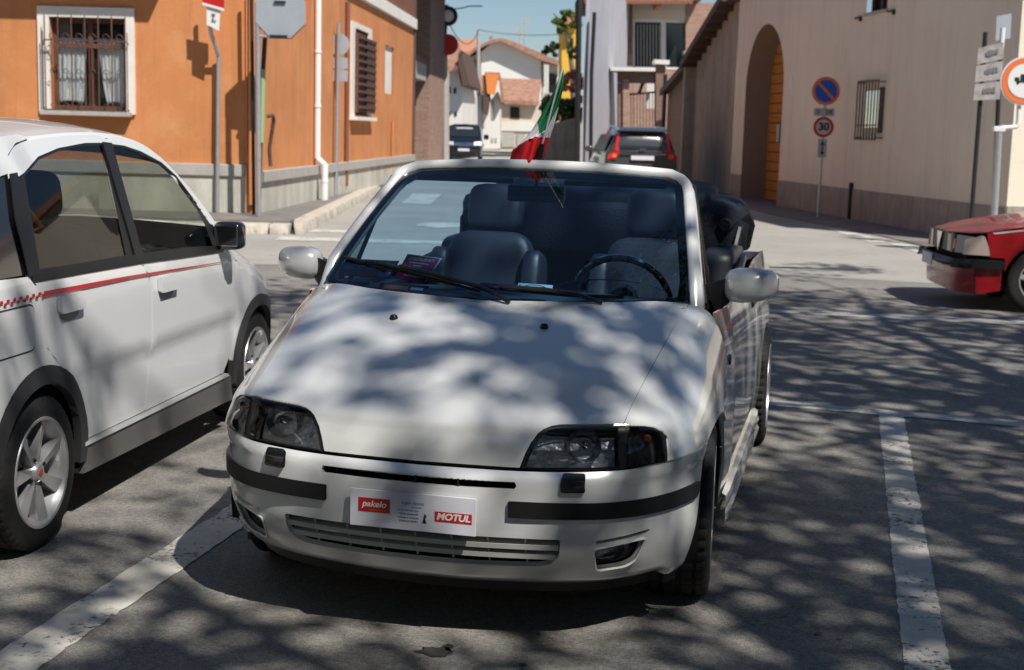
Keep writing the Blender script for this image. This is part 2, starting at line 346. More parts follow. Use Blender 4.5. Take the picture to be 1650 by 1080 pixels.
def brick_mat(name, c1, c2, mo, sc=1.):
    m = mat(name, c1, .9); n = m.node_tree; b = n.nodes['Principled BSDF']; t = n.nodes.new('ShaderNodeTexCoord'); mp = n.nodes.new('ShaderNodeMapping')
    br = n.nodes.new('ShaderNodeTexBrick'); br.inputs['Color1'].default_value = (*c1, 1); br.inputs['Color2'].default_value = (*c2, 1); br.inputs['Mortar'].default_value = (*mo, 1)
    br.inputs['Scale'].default_value = sc; br.inputs['Brick Width'].default_value = .26; br.inputs['Row Height'].default_value = .075; br.inputs['Mortar Size'].default_value = .012
    cb = n.nodes.new('ShaderNodeSeparateXYZ'); ad = n.nodes.new('ShaderNodeMath'); cx = n.nodes.new('ShaderNodeCombineXYZ')
    n.links.new(t.outputs['Object'], cb.inputs[0]); n.links.new(cb.outputs[0], ad.inputs[0]); n.links.new(cb.outputs[1], ad.inputs[1]); n.links.new(ad.outputs[0], cx.inputs[0]); n.links.new(cb.outputs[2], cx.inputs[1])
    n.links.new(cx.outputs[0], br.inputs['Vector']); n.links.new(br.outputs[0], b.inputs['Base Color']); return m
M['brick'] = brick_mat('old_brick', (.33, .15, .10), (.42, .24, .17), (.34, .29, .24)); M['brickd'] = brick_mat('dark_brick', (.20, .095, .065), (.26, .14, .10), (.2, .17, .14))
M['tile'] = mat('roof_tile', (.36, .19, .13), .85, var=.35, vscale=3); M['tileor'] = mat('orange_roof_tile', (.50, .22, .13), .8, var=.2, vscale=8)
M['lilac'] = mat('grey_wall', (.42, .41, .45), .85, var=.08, vscale=1)
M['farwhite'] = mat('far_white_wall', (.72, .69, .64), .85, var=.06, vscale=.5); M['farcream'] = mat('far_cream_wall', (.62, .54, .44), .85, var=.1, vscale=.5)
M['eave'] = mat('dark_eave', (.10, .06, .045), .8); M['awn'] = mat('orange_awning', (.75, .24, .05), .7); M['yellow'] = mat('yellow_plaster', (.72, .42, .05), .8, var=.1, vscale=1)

# ------------------------------------------------------------------ ground, markings, pavements
g = MB(); g.add([(-300, -120, 0), (300, -120, 0), (300, 600, 0), (-300, 600, 0)], [(0, 1, 2, 3)])
struct(g.build('ground', M['asphalt']))
def marking(name, pts, mt, z=.004, jag=0.):
    if name != 'road' and min(p[1] for p in pts) > 13.5: z += .004
    P = [Vector((p[0], p[1], z)) for p in pts]
    if jag:
        out = []; n = len(P)
        for i in range(n):
            a, b = P[i], P[(i+1) % n]; k = max(1, int((b-a).length/.035)); d = (b-a).normalized(); nn = Vector((-d.y, d.x, 0))
            for j in range(k): out.append(a+(b-a)*j/k+nn*R.uniform(-jag, jag))
        P = out
    bm = bmesh.new(); f = bm.faces.new([bm.verts.new(p) for p in P]); bmesh.ops.triangulate(bm, faces=[f]); me = bpy.data.meshes.new(name); bm.to_mesh(me); bm.free()
    me.materials.append(mt); o = bpy.data.objects.new(name, me); COL.objects.link(o)
    if me.polygons and me.polygons[0].normal.z < 0: me.flip_normals()
    return struct(o)
marking('parking_line', [(-1.50, 3.60), (-1.335, 3.55), (-.62, 7.0), (-.78, 7.05)], M['paint'], jag=.005)
marking('parking_line', [(.965, 3.0), (1.095, 2.97), (2.215, 7.64), (2.085, 7.68)], M['paint'], jag=.004)
marking('parking_line', [(1.0, 8.17), (.97, 8.01), (2.9, 7.40), (4.2, 7.0), (4.22, 7.15), (2.93, 7.56)], M['paint_faint'], .0045, jag=.01)
marking('road_line', [(1.6, 12.55), (1.6, 12.30), (4.5, 11.75), (6.5, 11.4), (6.5, 11.65), (4.55, 12.05)], M['paint_faint'], jag=.01)
marking('road_line', [(5.42, 24.2), (5.72, 24.3), (5.72, 21.2), (5.42, 21.1)], M['paint'], jag=.02)
marking('road_line', [(5.66, 20.9), (5.92, 21.0), (5.92, 17.6), (5.66, 17.6)], M['paint'], jag=.02)
marking('stop_line', [(-3.25, 19.1), (-3.2, 18.5), (-.2, 18.55), (-.2, 19.05)], M['paint'], jag=.015)
marking('stop_line', [(-3.1, 20.6), (-3.05, 20.1), (-2.2, 20.1), (-2.2, 20.6)], M['paint'], jag=.015)
marking('road_patch', [(-2.35, 28.5), (-1.75, 28.5), (-1.75, 33), (-2.45, 33)], M['paint'], jag=.02)
marking('road_arrow', [(-1.6, 22.0), (-1.2, 21.6), (-.8, 22.0), (-.85, 22.9), (-1.5, 22.9)], M['paint'], jag=.02)
def blot(cx, cy, r, name, mt, z=.003, st=1.):
    pts = []
    for k in range(22):
        a = 2*pi*k/22; q = r*(.6+.55*R.random()); pts.append((cx+q*math.cos(a)*st, cy+q*math.sin(a)))
    return marking(name, pts, mt, z)
M['oil'] = mat('oil_stain', (.055, .052, .05), .5, var=.3, vscale=30)
marking('road', [(-60, 15.3), (-3.2, 15.1), (-1, 15.6), (1.5, 15.2), (3, 15.7), (5.2, 14.9), (9, 13.4), (60, 6), (60, 560), (-60, 560)], M['road'], .0025, jag=0)
p = atz(700, 1051); blot(p.x, p.y, .045, 'oil_stain', M['oil'], st=1.2); p = atz(722, 1043); blot(p.x, p.y, .018, 'oil_stain', M['oil'])
p = atz(1318, 1022); blot(p.x, p.y, .014, 'oil_stain', M['oil']); p = atz(1352, 1031); blot(p.x, p.y, .012, 'oil_stain', M['oil']); p = atz(842, 1072); blot(p.x, p.y, .012, 'oil_stain', M['oil'])
marking('drain_slot', [(3.05, 16.42), (3.05, 16.52), (3.55, 16.55), (3.55, 16.45)], M['black'])
# left pavement with kerb stones
pv = MB(); pv.prism([(-14, 19.68, 0), (-3.30, 20.28, 0), (-3.42, 40, 0), (-14, 40, 0)], (0, 0, .145)); pav = struct(pv.build('pavement', M['pave'], bevel=.004))
x = -12.0
while x < -3.25:                       # frontal kerb
    L = R.uniform(.5, .95); x1 = min(x+L, -3.18)
    y0 = 19.42+(x+4)*.055; y1 = 19.42+(x1+4)*.055
    k = MB(); k.hexa([(x+.012, y0, 0), (x1-.012, y1, 0), (x1-.012, y1+.3, 0), (x+.012, y0+.3, 0)], [(x+.012, y0+.035, .15+R.uniform(-.006, .006)), (x1-.012, y1+.035, .15), (x1-.012, y1+.3, .15), (x+.012, y0+.3, .15)])
    o = k.build('kerb_stone', M['stone'], pav, True, .018); x = x1+.001
y = 19.55; first = True
while y < 37:                          # kerb running up the street
    L = R.uniform(.8, 1.1); xx = lambda q: -2.98-(q-19.6)*.0235
    k = MB(); a, b = y+.01, y+L-.01; w0 = .12 if first else 0
    k.hexa([(xx(a)-w0, a-.02, 0), (xx(a), a, 0), (xx(b), b, 0), (xx(b)-.28, b, 0), ], [(xx(a)-w0-.03, a, .15), (xx(a)-.03, a, .15), (xx(b)-.03, b, .15), (xx(b)-.28, b, .15)]) if first else k.hexa([(xx(a)-.28, a, 0), (xx(a), a, 0), (xx(b), b, 0), (xx(b)-.28, b, 0)], [(xx(a)-.28, a, .152), (xx(a)-.03, a, .152), (xx(b)-.03, b, .152), (xx(b)-.28, b, .152)])
    k.build('kerb_stone', M['stone'], pav, True, .015); y += L; first = False
# right pavement at the foot of the beige wall
pv = MB(); pv.prism([(6.15, 19.2, 0), (9, 19.2, 0), (6.3, 45, 0), (4.6, 45, 0), (5.15, 28, 0), (5.95, 22.5, 0)], (0, 0, .02)); struct(pv.build('pavement', M['pave']))

# ------------------------------------------------------------------ orange building
ob = tag(empty('orange_building', (-4.1, 21.85, 0)), 'orange plastered building with brown upper storey, pale plinth and a barred window on the left', 'building')
O = Vector((-4.1, 21.85, 0))
def obj_rel(o, root): o.location = o.location-root.location; return o
def rel(o, root):                      # world-space mesh becomes a child of an unrotated root
    o.parent = root; o.location = -root.location; return o
OBF = lambda px, py: onplane(px, py, (-4.1, 21.85, 0), (0, 1, 0))
a, b = OBF(80, 27), OBF(205, 181); wl, wr, wt, wb = a.x+4.1, b.x+4.1, a.z, b.z
rel(panel('front_wall', (-4.1, 21.85, 0), (1, 0, 0), rect(-9, .15, 0, 4.65), [rect(wl, wb, wr, wt)], M['orange'], None, .35), ob)
rel(panel('front_upper_wall', (-4.1, 21.85, 0), (1, 0, 0), rect(-9, 4.653, 0, 7.5), [], M['terracotta'], None, .35), ob)
E_ = Vector((.06, .998, 0)).normalized(); SN = Vector((E_.y, -E_.x, 0))
OBS = lambda px, py: onplane(px, py, (-4.1, 21.85, 0), tuple(SN))
def sp(px, py): q = OBS(px, py); return ((q-O).dot(E_), q.z)
s1, z1 = sp(571, 45); s2, z2 = sp(591, 185); s3, z3 = sp(621, 72); s4, z4 = sp(634, 153)
rel(panel('side_wall', O, tuple(E_), rect(0, .15, 18.2, 4.30), [rect(s1, z2, s2, z1), rect(s3, z4, s4, z3)], M['orange'], None, .3), ob)
rel(panel('side_upper_wall', O, tuple(E_), rect(0, 4.60, 18.2, 7.5), [], M['terracotta'], None, .3), ob)
def slab(name, root, s0, s1_, z0, z1_, out, mt, inn=0.02, bevel=0, smooth=False):     # box on the side wall
    a = O+E_*s0; b = O+E_*s1_; k = MB()
    k.hexa([a-SN*inn+Vector((0, 0, z0)), a+SN*out+Vector((0, 0, z0)), b+SN*out+Vector((0, 0, z0)), b-SN*inn+Vector((0, 0, z0))],
           [a-SN*inn+Vector((0, 0, z1_)), a+SN*out+Vector((0, 0, z1_)), b+SN*out+Vector((0, 0, z1_)), b-SN*inn+Vector((0, 0, z1_))])
    return rel(k.build(name, mt, None, smooth, bevel), root)
slab('cornice', ob, .0, 18.2, 4.31, 4.59, .09, M['white'], bevel=.01)
slab('side_plinth', ob, .04, 18.2, .14, .62, .045, M['plinth']); slab('side_plinth_ledge', ob, .04, 18.2, .623, .80, .10, M['ledge'], bevel=.012)
def fslab(name, root, x0, x1, z0, z1_, out, mt, inn=.02, bevel=0, yb=21.85):
    k = MB(); k.box(((x0+x1)/2, yb-(out-inn)/2, (z0+z1_)/2), (x1-x0, out+inn, z1_-z0)); return rel(k.build(name, mt, None, False, bevel), root)
fslab('front_plinth', ob, -12.5, -4.25, .14, .71, .04, M['plinth']); fslab('front_plinth_ledge', ob, -12.5, -4.25, .713, .90, .075, M['ledge'], bevel=.012)
fslab('balcony', ob, -12.5, -5.03, 4.62, 4.78, 1.0, M['white'])
# street window on the left
X0, X1 = OBF(63, 100).x, OBF(218, 100).x; ZT, ZB = OBF(140, 12).z, OBF(140, 183).z
win = rel(MB().box(((X0+X1)/2, 22.1, (ZT+ZB)/2), (X1-X0-.3, .06, ZT-ZB-.2)).build('window', M['dark']), ob)
def onw(o): o.parent = win; return o
fr = MB(); ia, ib, it, ibt = a_ = (wl-4.1, wr-4.1, wt, wb)
for q in ((X0, ia, ZB, ZT), (ib, X1, ZB, ZT), (ia, ib, it, ZT)): fr.box(((q[0]+q[1])/2, 21.83, (q[2]+q[3])/2), (q[1]-q[0], .06, q[3]-q[2]))
o = fr.build('surround', M['white'], None, False); o.parent = ob; o.location = -ob.location
o = MB().box(((X0+X1)/2, 21.80, ZB-.0), (X1-X0-.1, .26, .075)).build('window_sill', M['ledge'], None, False, .01); o.parent = ob; o.location = -ob.location
def wchild(mb, name, mt, **k): o = mb.build(name, mt, None, **k); o.parent = win; return o
wc = (ia+ib)/2; f2 = MB()
for xx_ in (ia+.04, wc, ib-.04): f2.box((xx_, 22.0, (it+ibt)/2), (.07, .05, it-ibt))
for zz_ in (it-.04, ibt+.05, it-.42): f2.box((wc, 21.998, zz_), (ib-ia, .05, .07))
wchild(f2, 'window_frame', M['shutter'])
wchild(MB().box((wc, 22.02, (it+ibt)/2), (ib-ia, .006, it-ibt)), 'pane', glass('window_glass', (.97, .98, .98), .6))
for side in (-1, 1):                   # lace curtains
    vs = []; fs = []; cxx = wc+side*.31; NX, NZ = 26, 14
    for j in range(NZ+1):
        for i in range(NX+1):
            t = i/NX; zt = it-.30-(it-ibt-.40)*j/NZ; sw = .23-.10*(j/NZ)**2*(1 if side > 0 else .2)
            vs.append((cxx+(t-.5)*2*sw+side*.05*(j/NZ), 22.05+.018*math.sin(t*40+j*.3), zt+(.05*math.sin(t*pi) if j == NZ else 0)))
    for j in range(NZ):
        for i in range(NX): q = j*(NX+1)+i; fs.append((q, q+1, q+NX+2, q+NX+1))
    c = mesh('curtain', vs, fs, M['lace'], win, True); sm = c.modifiers.new('solid', 'SOLIDIFY'); sm.thickness = .003
gr = MB(); gy = 21.68; gx0, gx1 = ia-.03, ib+.03; gz0, gz1 = ibt-.02, it-.03
bars = [gx0+(gx1-gx0)*k/6 for k in range(7)]
for k, bx in enumerate(bars):
    o = MB().tube([(bx, gy, gz0), (bx, gy, gz1+.02), (bx, gy, gz1+.07)], [.011, .011, .002], 8).build('grille_bar', M['iron'], None, True); o.parent = win
for zz_ in (gz0+.03, gz1-.33, ): o = MB().box(((gx0+gx1)/2, gy, zz_), (gx1-gx0+.03, .02, .022)).build('grille_rail', M['iron']); o.parent = win
sc = MB()
for k in range(6):
    cx_ = (bars[k]+bars[k+1])/2
    for cz_, rr in ((gz1-.28, .07), (gz1-.42, .06), (gz0+.09, .05), ((gz0+gz1)/2-.1, .055)):
        sc.tube([(cx_+rr*(1-.06*t)*math.cos(t*.62)*(1-t/14), gy, cz_+rr*math.sin(t*.62)*(1-t/14)) for t in range(11)], .0055, 5)
for bx in (gx0-.03, gx1+.03):
    sc.tube([(bx, gy+.0, gz0), (bx, gy, gz1-.2)], .008, 6); sc.tube([(bx, gy, gz1-.35), (bx-.02, 21.83, gz1-.35)], .008, 6); sc.tube([(bx, gy, gz0+.05), (bx-.02, 21.83, gz0+.05)], .008, 6)
o = stuff(sc.build('grille_scrolls', M['iron'], None, True)); o.parent = win
for ch in win.children: ch.location = -Vector((0, 0, 0))
# (window mesh is in world coordinates below the building, so its children share that frame)
# side windows
f = MB(); pa = O+E_*s1; pb = O+E_*s2
wn = slab('window', ob, s1-.02, s2+.02, z2, z1, -.12, M['glassd'], .15); 
def sslab(name, s0, s1_, z0, z1_, out, mt, inn=.02, **k):
    o = slab(name, ob, s0, s1_, z0, z1_, out, mt, inn, **k); o.parent = wn; o.location = (0, 0, 0); return o
sslab('window_surround', s1-.45, s1, z2-.1, z1+.12, .03, M['white']); sslab('window_surround', s2, s2+.45, z2-.1, z1+.12, .031, M['white']); sslab('window_surround', s1, s2, z1, z1+.12, .032, M['white'])
sslab('window_sill', s1-.5, s2+.5, z2-.14, z2-.06, .16, M['white'])
sslab('shutter', s1-.05, (s1+s2)/2-.02, z2+.03, z1-.1, .10, M['shutter']); sslab('shutter', (s1+s2)/2+.02, s2+.35, z2+.03, z1-.16, .14, M['shutter'])
for k in range(10):
    zz = z2+.12+(z1-z2-.35)*k/9; sslab('shutter_slat', s1, s2+.3, zz, zz+.06, .165, M['iron'])
slab('niche_panel', ob, s3-.02, s4+.02, z4, z3, -.06, M['white'], .12)
# pipes on the orange building
def pipe_on_side(px, y0, y1, r, mt, root, label, cat, off=.06, name='drainpipe', grp=None, extra=None):
    a, b = OBS(px, y0), OBS(px, y1); s_ = (b-O).dot(E_); p = O+E_*s_+SN*off
    k = MB(); pts = [(p.x, p.y, max(.16, b.z)), (p.x, p.y, min(a.z, 4.3))] if not extra else extra(p, a, b)
    k.tube(pts, r, 12); return k
t = tag(empty('drainpipe'), 'white drainpipe with an elbow above the plinth on the orange side wall', 'drainpipe', 'pipes on the orange building')
q = OBS(505, 255); s_ = (q-O).dot(E_); p = O+E_*s_+SN*.075; zt = q.z
k = MB().tube([(p.x, p.y, 4.28), (p.x, p.y, zt+.05), (p.x, p.y, zt)], .06, 12); k.tube([(p.x, p.y, zt), (p.x+SN.x*.04+.10, p.y, zt-.13)], .058, 12); k.tube([(p.x+.14, p.y-.0, zt-.10), (p.x+.14, p.y, .15)], .066, 12); k.build('downpipe', M['whitep'], t, True)
for zz in (2.9, 1.9, .5): MB().lathe([(.072, -.02), (.072, .02)], 16, 'Z', (p.x+(.14 if zz < .8 else 0), p.y, zz), True).build('pipe_bracket', M['whitep'], t, True)
def wall_pipe(px, ytop, ybot, r, mt, label, off=.05, side=True):
    q = (OBS if side else OBF)(px, ybot); q2 = (OBS if side else OBF)(px, ytop); d = SN if side else Vector((0, -1, 0))
    p = q+d*off; k = MB().tube([(p.x, p.y, max(.15, q.z)), (p.x, p.y, q2.z)], r, 10)
    return tag(k.build('wall_pipe', mt, None, True), label, 'pipe', 'pipes on the orange building')
wall_pipe(554, 2, 300, .045, M['terracotta'], 'brown downpipe on the orange side wall between white drainpipe and shuttered window')
wall_pipe(629, 195, 285, .03, M['orange'], 'short orange painted pipe at the far end of the orange side wall', .04)
wall_pipe(406, -150, 330, .055, M['orange'], 'orange painted pipe down the near corner of the orange building', .03, False)
wall_pipe(398, -150, 262, .018, M['orange'], 'thin cable conduit left of the corner pipe on the orange wall', .02, False)

# poles and signs in front of the orange building
t = tag(empty('bent_sign_pole'), 'grey steel pole with a bent top carrying signs before the orange wall', 'sign pole'); Y = 21.72
k = MB(); b0 = at(350, 343, Y); pts = [(b0.x, Y, .15), tuple(at(352, 105, Y)), tuple(at(351, 88, Y-.03)), tuple(at(343, 62, Y-.18)), tuple(at(339, 45, Y-.27)), tuple(at(337, -30, Y-.29))]
k.tube(smoothline(pts, 4), .032, 10); k.build('pole', M['galv'], t, True)
def sign_px(name, quad, Y, mt, th=.012, parent=None):
    P = [at(x_, y_, Y) for x_, y_ in quad]; k = MB(); k.prism(P, (0, th, 0)); return k.build(name, mt, parent)
s_ = sign_px('square_sign', [(333, 8), (355, 15), (353, 50), (333, 40)], Y-.34, M['whitep']); tag(s_, 'small white plate below the red sign on the bent pole', 'sign')
s2_ = sign_px('red_sign', [(325, -22), (361, -14), (361, 14), (326, 4)], Y-.36, M['red']); tag(s2_, 'red panel with a white edge at the top of the bent pole', 'sign'); sign_px('sign_edge', [(326, 4), (361, 14), (361, 18), (326, 8)], Y-.37, M['whitep'], parent=s2_)
k = MB(); 
for (xa, ya, xb, yb) in ((341, 22, 347, 24), (344, 23, 343, 32), (341, 32, 348, 34)): 
    A, B = at(xa, ya, Y-.355), at(xb, yb, Y-.355); k.tube([A, B], .008, 4)
k.build('pictogram', M['iron'], s_)
t = tag(empty('stop_sign_pole'), 'tall galvanised pole at the orange corner holding an octagonal sign seen from behind', 'sign pole'); Y = 21.0
b0 = at(417, 343, Y); k = MB().tube([(b0.x, Y, .15), tuple(at(415, 12, Y))], .038, 12); k.build('pole', M['galv'], t, True)
k = MB().tube([tuple(at(414, 58, Y)), tuple(at(446, 60, Y-.02))], .02, 8); k.build('arm', M['galv'], t, True)
c = at(452, 20, Y-.04); r_ = .37*1.08
k = MB(); k.prism([(c.x+r_*math.cos(pi/8+q*pi/4), Y-.04, c.z+r_*math.sin(pi/8+q*pi/4)) for q in range(8)], (0, .02, 0)); so_ = k.build('octagon_sign', M['signback']); tag(so_, 'grey back of an octagonal stop sign left of the white drainpipe', 'sign')
k = MB(); k.prism([(c.x+r_*1.04*math.cos(pi/8+q*pi/4), Y-.018, c.z+r_*1.04*math.sin(pi/8+q*pi/4)) for q in range(8)], (0, .008, 0)); k.build('sign_rim', M['redor'], so_)
MB().box((at(450, 60, Y).x, Y-.075, at(450, 60, Y).z), (.26, .05, .05)).build('bracket', M['black'], so_); MB().box((at(452, 4, Y).x, Y-.06, at(452, 4, Y).z), (.17, .02, .03)).build('bracket', M['black'], so_)
t = tag(empty('street_pole'), 'pole beside the octagonal sign, black above and pale green below', 'pole'); Y = 21.3
MB().tube([tuple(at(427, 60, Y)), tuple(at(424, 112, Y))], .035, 10).build('upper_pole', M['black'], t, True); MB().tube([tuple(at(424, 112, Y)), tuple(at(421, 230, Y))], .04, 10).build('sleeve', M['green'], t, True)
MB().tube([tuple(at(421, 230, Y)), (at(421, 230, Y).x-.03, Y, .15)], .025, 8).build('lower_pole', M['iron'], t, True)
k = MB().tube([tuple(at(405, -40, 21.5)), (at(409, 343, 21.5).x, 21.5, .15)], .028, 8); tag(k.build('slim_pole', M['black'], None, True), 'slim black pole right behind the galvanised corner pole', 'pole')
k = MB().tube([tuple(at(430, 188, 21.6)), tuple(at(440, 186, 21.6)), tuple(at(441, 195, 21.7)), tuple(at(434, 240, 21.75)), tuple(at(436, 268, 21.75))], .03, 8); tag(k.build('bent_pipe', M['iron'], None, True), 'rusty bent pipe end low beside the green sleeve', 'pipe')
t = tag(empty('round_sign_pole'), 'steel pole with a round sign and two plates seen from behind', 'sign pole'); Y = 28.1
b0 = at(541, 312, Y); tp = at(546, 38, Y); MB().tube([(b0.x, Y, .15), tuple(tp)], .04, 10).build('pole', M['galv'], t, True)
c = at(546, 72, Y+.05); MB().lathe([(.001, 0), (.21, 0), (.215, .012), (.001, .012)], 28, 'Y', tuple(c)).build('round_plate', M['signback'], t)
for yy in (102, 122): q = at(546, yy, Y+.05); MB().box(tuple(q), (.36, .012, .22)).build('lower_plate', M['signback'], t, False)

# ------------------------------------------------------------------ brick building behind
bb = tag(empty('brick_building', (-3.1, 40.2, 0)), 'old brick building with a dark recess standing beyond the orange house', 'building')
P0 = Vector((-3.08, 40.1, 0)); D_ = Vector((.053, 1, 0)).normalized(); N_ = Vector((D_.y, -D_.x, 0))
def bp(px, py): q = onplane(px, py, tuple(P0), tuple(N_)); return ((q-P0).dot(D_), q.z)
ra = bp(667, 245); rb = bp(692, 130)
rel(panel('brick_wall', P0, tuple(D_), rect(0, 0, 8.6, 6.6), [rect(ra[0], .6, rb[0], 6.2)], M['brick'], None, .5), bb)
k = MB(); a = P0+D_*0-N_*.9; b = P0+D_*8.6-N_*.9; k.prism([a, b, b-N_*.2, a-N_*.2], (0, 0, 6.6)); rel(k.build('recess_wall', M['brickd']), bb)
q0 = bp(667, 95); q1 = bp(690, 95)
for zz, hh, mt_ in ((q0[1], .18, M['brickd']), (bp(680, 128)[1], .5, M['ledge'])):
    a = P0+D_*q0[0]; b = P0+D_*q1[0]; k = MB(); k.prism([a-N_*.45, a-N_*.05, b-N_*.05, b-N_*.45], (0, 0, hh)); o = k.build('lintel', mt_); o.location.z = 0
    for v in o.data.vertices: v.co.z += zz
    rel(o, bb)
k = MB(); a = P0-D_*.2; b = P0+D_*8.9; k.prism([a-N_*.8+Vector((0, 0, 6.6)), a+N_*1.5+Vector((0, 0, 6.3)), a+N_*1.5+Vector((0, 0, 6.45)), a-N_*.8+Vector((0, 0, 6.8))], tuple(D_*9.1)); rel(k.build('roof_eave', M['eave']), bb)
k = MB(); a = P0+D_*8.62; k.prism([a, a-N_*6, a-N_*6+Vector((0, 0, 6.5)), a+Vector((0, 0, 6.5))], (0, .3, 0)); rel(k.build('rear_wall', M['brick']), bb)
k = MB().tube([(P0.x+.05, 40.0, .15), (P0.x+.05, 40.0, 6.4)], .09, 10); tag(k.build('downpipe', M['iron'], None, True), 'dark downpipe between the orange wall and the brick building', 'drainpipe')
t = tag(empty('traffic_mirror_post'), 'post with a round traffic mirror above a red disc beside the brick building', 'mirror post'); Y = 49.5
MB().tube([(at(717, 262, Y).x, Y, 0), tuple(at(717, 60, Y))], .09, 8).build('post', M['ledge'], t, True)
c = at(722, 26, Y-.2); MB().lathe([(.001, -.05), (.15, -.04), (.30, 0), (.34, .0), (.34, .04), (.001, .05)], 24, 'Y', tuple(c)).build('mirror_disc', M['black'], t, True); MB().lathe([(.001, -.07), (.12, -.065), (.2, -.05)], 20, 'Y', tuple(c)).build('mirror_glass', M['whitep'], t, True)
c = at(722, 72, Y-.2); MB().lathe([(.001, -.02), (.36, -.01), (.36, .03), (.001, .03)], 24, 'Y', tuple(c)).build('red_disc', M['red'], t, True)
MB().tube([tuple(at(717, 60, Y)), tuple(at(720, 8, Y))], .06, 8).build('upper_post', M['iron'], t, True)
MB().box(tuple(at(701, 218, Y-2)), (.2, .1, 1.1)).build('meter_box', M['whitep'], t)

# ------------------------------------------------------------------ beige building on the right
RB = Vector((6.7, 26, 0)); RD = Vector((-.13, 1, 0)).normalized(); RN = Vector((-RD.y, RD.x, 0))     # RN faces the street
def rp(px, py): q = onplane(px, py, tuple(RB), tuple(RN)); return ((q-RB).dot(RD), q.z)
be = tag(empty('beige_building', tuple(RB)), 'long beige building with an arched wooden gate and a barred window on the right', 'building')
c0 = (Vector((7.375, 20.85, 0))-RB).dot(RD)
al, ar = 8.65, 5.72; ac = (al+ar)/2; rr = (al-ar)/2; zs = 4.18-rr
arch = [(ar, .02), (ar, zs)]+[(ac-rr*math.cos(pi*k/20), zs+rr*math.sin(pi*k/20)) for k in range(1, 20)]+[(al, zs), (al, .02)]
g0 = rp(1396, 147); g1 = rp(1417, 206); u0 = rp(1396, 20); u1 = rp(1429, 20)
rel(panel('street_wall', RB, tuple(RD), rect(c0, .02, 9.55, 5.3), [arch, rect(g1[0], g1[1], g0[0], g0[1]), rect(u1[0], 3.93, u0[0], 4.85)], M['beige'], None, 0), be)
# the arch reveal and the gate
k = MB(); pts = [(ar, .0)]+arch[1:-1]+[(al, .0)]; vs = []; 
for a_, z_ in pts:
    for dd in (0, .73): q = RB+RD*a_-RN*dd; vs.append((q.x, q.y, z_))
k.add(vs, [(2*i, 2*i+1, 2*i+3, 2*i+2) for i in range(len(pts)-1)]); rel(k.build('arch_reveal', M['brown'], None, True), be)
gate = rel(MB().add([tuple(RB+RD*(ar-.1)-RN*.70+Vector((0, 0, 0))), tuple(RB+RD*(al+.1)-RN*.70), tuple(RB+RD*(al+.1)-RN*.70+Vector((0, 0, 4.4))), tuple(RB+RD*(ar-.1)-RN*.70+Vector((0, 0, 4.4)))], [(0, 1, 2, 3)]).build('gate', M['dark']), be)
z = .04
while z < 4.15:
    hh = .235; hw = rr if z+hh < zs else math.sqrt(max(.02, rr*rr-(z+hh/2-zs)**2))
    for a_, b_ in ((ac-hw, ac-.01), (ac+.01, ac+hw)):
        A = RB+RD*a_-RN*.62; B = RB+RD*b_-RN*.62; k = MB(); k.prism([A-RN*.05, A+RN*R.uniform(0, .006), B+RN*R.uniform(0, .006), B-RN*.05], (0, 0, min(hh-.02, 4.16-z)))
        o = k.build('plank', M['wood'])
        for v in o.data.vertices: v.co.z += z
        o.parent = gate
    z += hh
# end wall facing the viewer, plinths, back
C0 = RB+RD*c0; ED = Vector((1, .13, 0)).normalized()
rel(panel('end_wall', C0, tuple(ED), rect(0, .02, 16, 5.3), [], M['beige'], None, 0), be)
def rslab(name, u0_, u1_, z0, z1_, out, mt, inn=.02, root=be, bevel=0):
    a = RB+RD*u0_; b = RB+RD*u1_; k = MB(); Z = Vector((0, 0, 1))
    k.hexa([a-RN*inn+Z*z0, a+RN*out+Z*z0, b+RN*out+Z*z0, b-RN*inn+Z*z0], [a-RN*inn+Z*z1_, a+RN*out+Z*z1_, b+RN*out+Z*z1_, b-RN*inn+Z*z1_]); return rel(k.build(name, mt, None, False, bevel), root)
u = c0-.02
while u < ar-.05:
    u2 = min(u+1.15, ar); rslab('plinth_slab', u+.004, u2-.004, .01, .60+.0*u, .02, M['greyp'], bevel=.004); u = u2
u = al
while u < 9.5: u2 = min(u+1.15, 9.55); rslab('plinth_slab', u+.004, u2-.004, .01, .62, .02, M['greyp']); u = u2
k = MB(); a = C0-Vector((0, .03, 0)); k.prism([a, a+ED*16, a+ED*16+Vector((0, .3, 0)), a+Vector((0, .3, 0))], (0, 0, .62)); rel(k.build('end_plinth', M['greyp']), be)
k = MB(); k.prism([C0+Vector((-.15, -.15, 5.3)), C0+ED*16+Vector((0, -.15, 5.3)), C0+ED*16+Vector((0, 16, 5.3)), RB+RD*9.55+Vector((-.15, 0, 5.3))], (0, 0, .12)); rel(k.build('roof', M['tile']), be)
# barred window
wv = rslab('window', g1[0]-.05, g0[0]+.05, g1[1]-.05, g0[1]+.05, -.28, M['dark'], .3)
def wch(o): o.parent = wv; o.location = (0, 0, 0); return o
wch(rslab('shutter', g1[0]-.15, g1[0]+.01, g1[1]-.1, g0[1]+.05, .04, M['iron']))
rp2 = lambda px, py: (lambda q: ((q-RB).dot(RD), q.z))(onplane(px, py, tuple(RB+RN*.14), tuple(RN)))
t0 = rp2(1383, 130); t1 = rp2(1416, 127); t2 = rp2(1380, 226)
for k_ in range(8):
    uu = t0[0]+(t1[0]-t0[0])*k_/7; A = RB+RD*uu+RN*.14; wch(rel(MB().tube([(A.x, A.y, t2[1]), (A.x, A.y, t0[1])], .014, 6).build('grille_bar', M['iron'], None, True), be))
for zz in (t2[1]+.03, t0[1]-.03, (t2[1]*.75+t0[1]*.25)): wch(rslab('grille_rail', t1[0], t0[0], zz-.012, zz+.012, .15, M['iron'], -.125))
